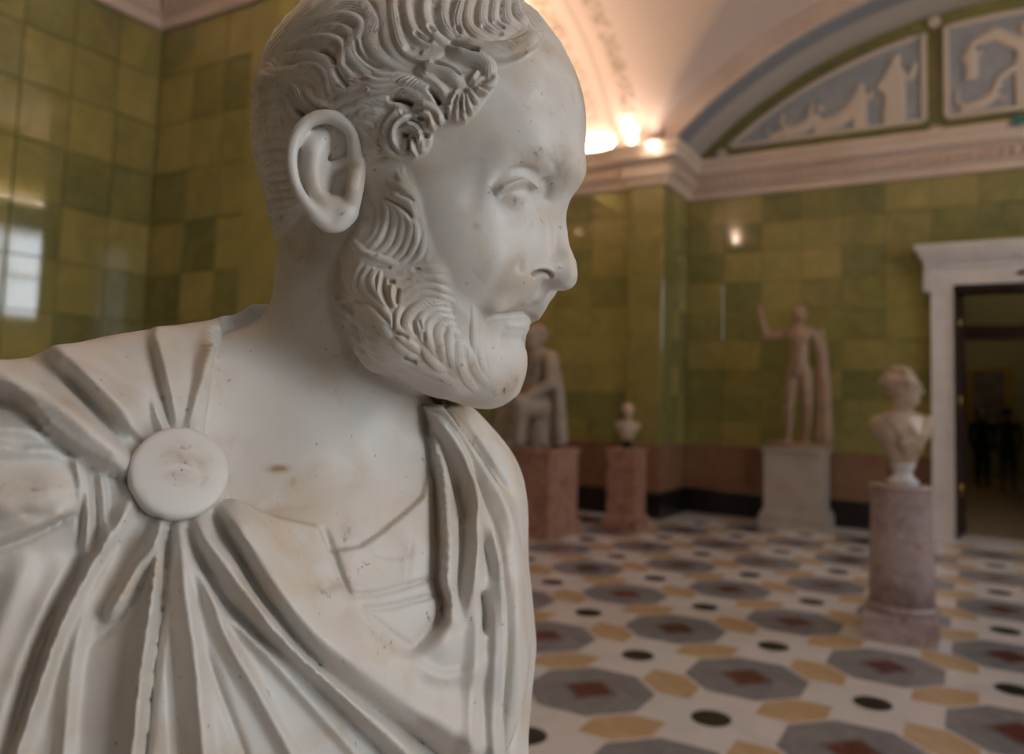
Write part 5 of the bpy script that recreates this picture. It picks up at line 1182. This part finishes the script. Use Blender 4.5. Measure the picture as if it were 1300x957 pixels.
# ---------------------------------------------------------------- the big bust in the foreground
def bust_marble():
    m = bpy.data.materials.new('aged_white_marble'); m.use_nodes = True; nt = m.node_tree; b = nt.nodes['Principled BSDF']
    b.inputs['Roughness'].default_value = .43; b.inputs['Specular IOR Level'].default_value = .5
    b.inputs['Subsurface Weight'].default_value = .08; b.inputs['Subsurface Radius'].default_value = (1, .75, .5); b.inputs['Subsurface Scale'].default_value = .004
    tc = nt.nodes.new('ShaderNodeTexCoord')
    def noise(sc, det, dis, lo, hi):
        t = nt.nodes.new('ShaderNodeTexNoise'); t.inputs['Scale'].default_value = sc; t.inputs['Detail'].default_value = det; t.inputs['Distortion'].default_value = dis; nt.links.new(tc.outputs['Object'], t.inputs['Vector'])
        r = nt.nodes.new('ShaderNodeMapRange'); r.inputs['From Min'].default_value = lo; r.inputs['From Max'].default_value = hi; nt.links.new(t.outputs['Fac'], r.inputs['Value']); return r.outputs[0], t
    def mixc(fac, a, c):
        x = nt.nodes.new('ShaderNodeMix'); x.data_type = 'RGBA'; x.inputs[7].default_value = (*c, 1); nt.links.new(fac, x.inputs[0])
        if isinstance(a, tuple): x.inputs[6].default_value = (*a, 1)
        else: nt.links.new(a, x.inputs[6])
        return x.outputs[2]
    def mul(a, bb):
        x = nt.nodes.new('ShaderNodeMath'); x.operation = 'MULTIPLY'; nt.links.new(a, x.inputs[0])
        if isinstance(bb, float): x.inputs[1].default_value = bb
        else: nt.links.new(bb, x.inputs[1])
        return x.outputs[0]
    f1, _ = noise(9., 4, .6, .35, .7); f2, _ = noise(26., 5, .4, .5, .75); f3, _ = noise(160., 3, .2, .62, .72); f4, _ = noise(60., 6, .5, .35, .62); f5, t5 = noise(330., 3, 0, .3, .7)
    col = mixc(f1, (.655, .62, .57), (.60, .545, .475))
    col = mixc(mul(f2, .8), col, (.54, .425, .30))
    st = nt.nodes.new('ShaderNodeAttribute'); st.attribute_name = 'stain'
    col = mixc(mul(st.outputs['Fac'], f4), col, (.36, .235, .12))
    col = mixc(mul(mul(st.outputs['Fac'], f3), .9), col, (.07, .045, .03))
    fr, _ = noise(210., 2, .2, .70, .76); col = mixc(mul(fr, .6), col, (.25, .17, .10))
    nt.links.new(col, b.inputs['Base Color'])
    bp = nt.nodes.new('ShaderNodeBump'); bp.inputs['Strength'].default_value = .12; bp.inputs['Distance'].default_value = .0006; nt.links.new(t5.outputs['Fac'], bp.inputs['Height']); nt.links.new(bp.outputs[0], b.inputs['Normal'])
    return m
M['marble'] = bust_marble()
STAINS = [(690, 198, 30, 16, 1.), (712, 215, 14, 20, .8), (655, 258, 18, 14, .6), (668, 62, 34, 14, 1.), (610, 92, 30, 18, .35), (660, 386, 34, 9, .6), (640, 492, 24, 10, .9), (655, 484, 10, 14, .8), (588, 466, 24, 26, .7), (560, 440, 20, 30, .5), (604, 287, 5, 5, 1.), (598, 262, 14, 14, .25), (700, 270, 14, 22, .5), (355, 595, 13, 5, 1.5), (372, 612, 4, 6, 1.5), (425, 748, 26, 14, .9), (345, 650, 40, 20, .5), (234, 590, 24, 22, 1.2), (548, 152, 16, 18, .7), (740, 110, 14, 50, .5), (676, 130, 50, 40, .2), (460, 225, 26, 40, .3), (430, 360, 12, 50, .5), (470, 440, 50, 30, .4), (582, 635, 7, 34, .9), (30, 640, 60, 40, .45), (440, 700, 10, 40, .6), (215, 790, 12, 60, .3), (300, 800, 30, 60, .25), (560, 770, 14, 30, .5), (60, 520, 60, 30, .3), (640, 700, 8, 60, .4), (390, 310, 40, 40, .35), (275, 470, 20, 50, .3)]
def big_bust():
    V, Q, lab, tp = bust_mesh()
    X = proj(V); st = np.zeros(len(V))
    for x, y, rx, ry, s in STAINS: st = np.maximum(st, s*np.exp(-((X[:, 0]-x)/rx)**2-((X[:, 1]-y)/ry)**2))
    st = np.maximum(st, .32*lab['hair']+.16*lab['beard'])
    CN = math.cos(YAW); SN = math.sin(YAW); RZ = np.array([[CN, -SN, 0], [SN, CN, 0], [0, 0, 1.]])
    base = RZ@(DELTA@np.array([-130., 470., 0]))+np.array([0, 0, EYE*1000-330.]); base[2] = EYE*1000-330.
    def to_local(P): return (P@DELTA.T)@np.eye(3)+np.array([0, 0, EYE*1000])@np.eye(3)-base@RZ
    root = tag(empty('portrait_bust', base*1e-3, YAW), 'large white marble bust of a bearded man in profile, cloak pinned by round brooch', 'bust')
    N = vnormals(V, Q)@DELTA.T
    W = to_local(V)
    q = lambda a: a[Q].mean(1)
    hair, beard, cloak, shirt = q(lab['hair']) > .35, q(lab['beard']) > .5, q(lab['cloak']) > .5, q(lab['shirt']) > .5
    L = np.zeros(len(Q), int); L[beard] = 2; L[hair] = 1; L[shirt] = 4; L[cloak] = 3
    part = {}
    for i, nm in enumerate(('flesh', 'hair', 'beard', 'cloak', 'tunic')):
        f = Q[L == i]; u, inv = np.unique(f, return_inverse=True)
        part[nm] = fmesh(nm, W[u], inv.reshape(-1, 4), M['marble'], part['flesh'] if nm in ('hair', 'beard') else root, attr=st[u], normals=N[u])
    EV, EQ = ear_mesh(); es = np.zeros(len(EV))
    fmesh('ear', to_local(EV), EQ, M['marble'], part['flesh'], attr=es); fmesh('ear', to_local(mirror(EV)), EQ[:, ::-1], M['marble'], part['flesh'], attr=es)
    # brooch
    px = np.hypot(X[:, 0]-228, X[:, 1]-600); fr = np.einsum('ij,ij->i', vnormals(V, Q), -V) > 0
    near = fr & (px < 50); ring = fr & (px < 66); P = V[near]; d = P[:, 1].min()
    c = pt(228, 600, np.percentile(P[:, 1], 12)-3); r = 59/FPX*c[1]
    n = vnormals(V, Q)[near].mean(0); n = n/np.linalg.norm(n); vw = -c/np.linalg.norm(c); n = n*.25+vw*.75+np.array([.16, 0, .20]); n /= np.linalg.norm(n)
    a = np.cross(n, [0, 0, 1.]); a /= np.linalg.norm(a); bq = np.cross(n, a); R3 = np.stack([a, bq, n], 1)
    prof = [(r*.90, -26), (r*.97, -5), (r, -2.0), (r*1.005, 0), (r*.995, 1.8), (r*.97, 2.9), (r*.92, 3.5), (r*.84, 3.8), (r*.74, 3.9), (r*.6, 4.1), (r*.4, 4.4), (r*.2, 4.6), (r*.02, 4.7)]
    LV, LQ, nn, mm = lathe(prof, 72); BV = c+LV@R3.T; bx = proj(BV); bs = np.zeros(len(BV))
    # subdivide rings for the stain
    for x, y, rx, ry, s in STAINS: bs = np.maximum(bs, s*np.exp(-((bx[:, 0]-x)/rx)**2-((bx[:, 1]-y)/ry)**2))
    fmesh('brooch', to_local(BV), np.array(LQ), M['marble'], part['cloak'], attr=bs)
    # foot and column under it (below the picture)
    mesh_obj('socle', *rev([(.115, -.13), (.12, -.12), (.12, -.10), (.085, -.085), (.07, -.05), (.085, -.02), (.10, -.01), (.10, .004)], 40), M['marble'], root, smooth=True)
    b = base*1e-3; z = b[2]-.13
    ped = tag(empty('column_pedestal', (b[0], b[1], 0), YAW), 'round marble column pedestal under the large bust with the pinned cloak', 'pedestal')
    V2, F2 = bevel_box(.46, .46, .14, .012); mesh_obj('plinth', V2, F2, M['column'], ped)
    mesh_obj('shaft', *rev([(.20, .14), (.21, .16), (.19, .2), (.175, z-.05), (.19, z-.03), (.19, z)], 40), M['column'], ped, smooth=True)
big_bust()
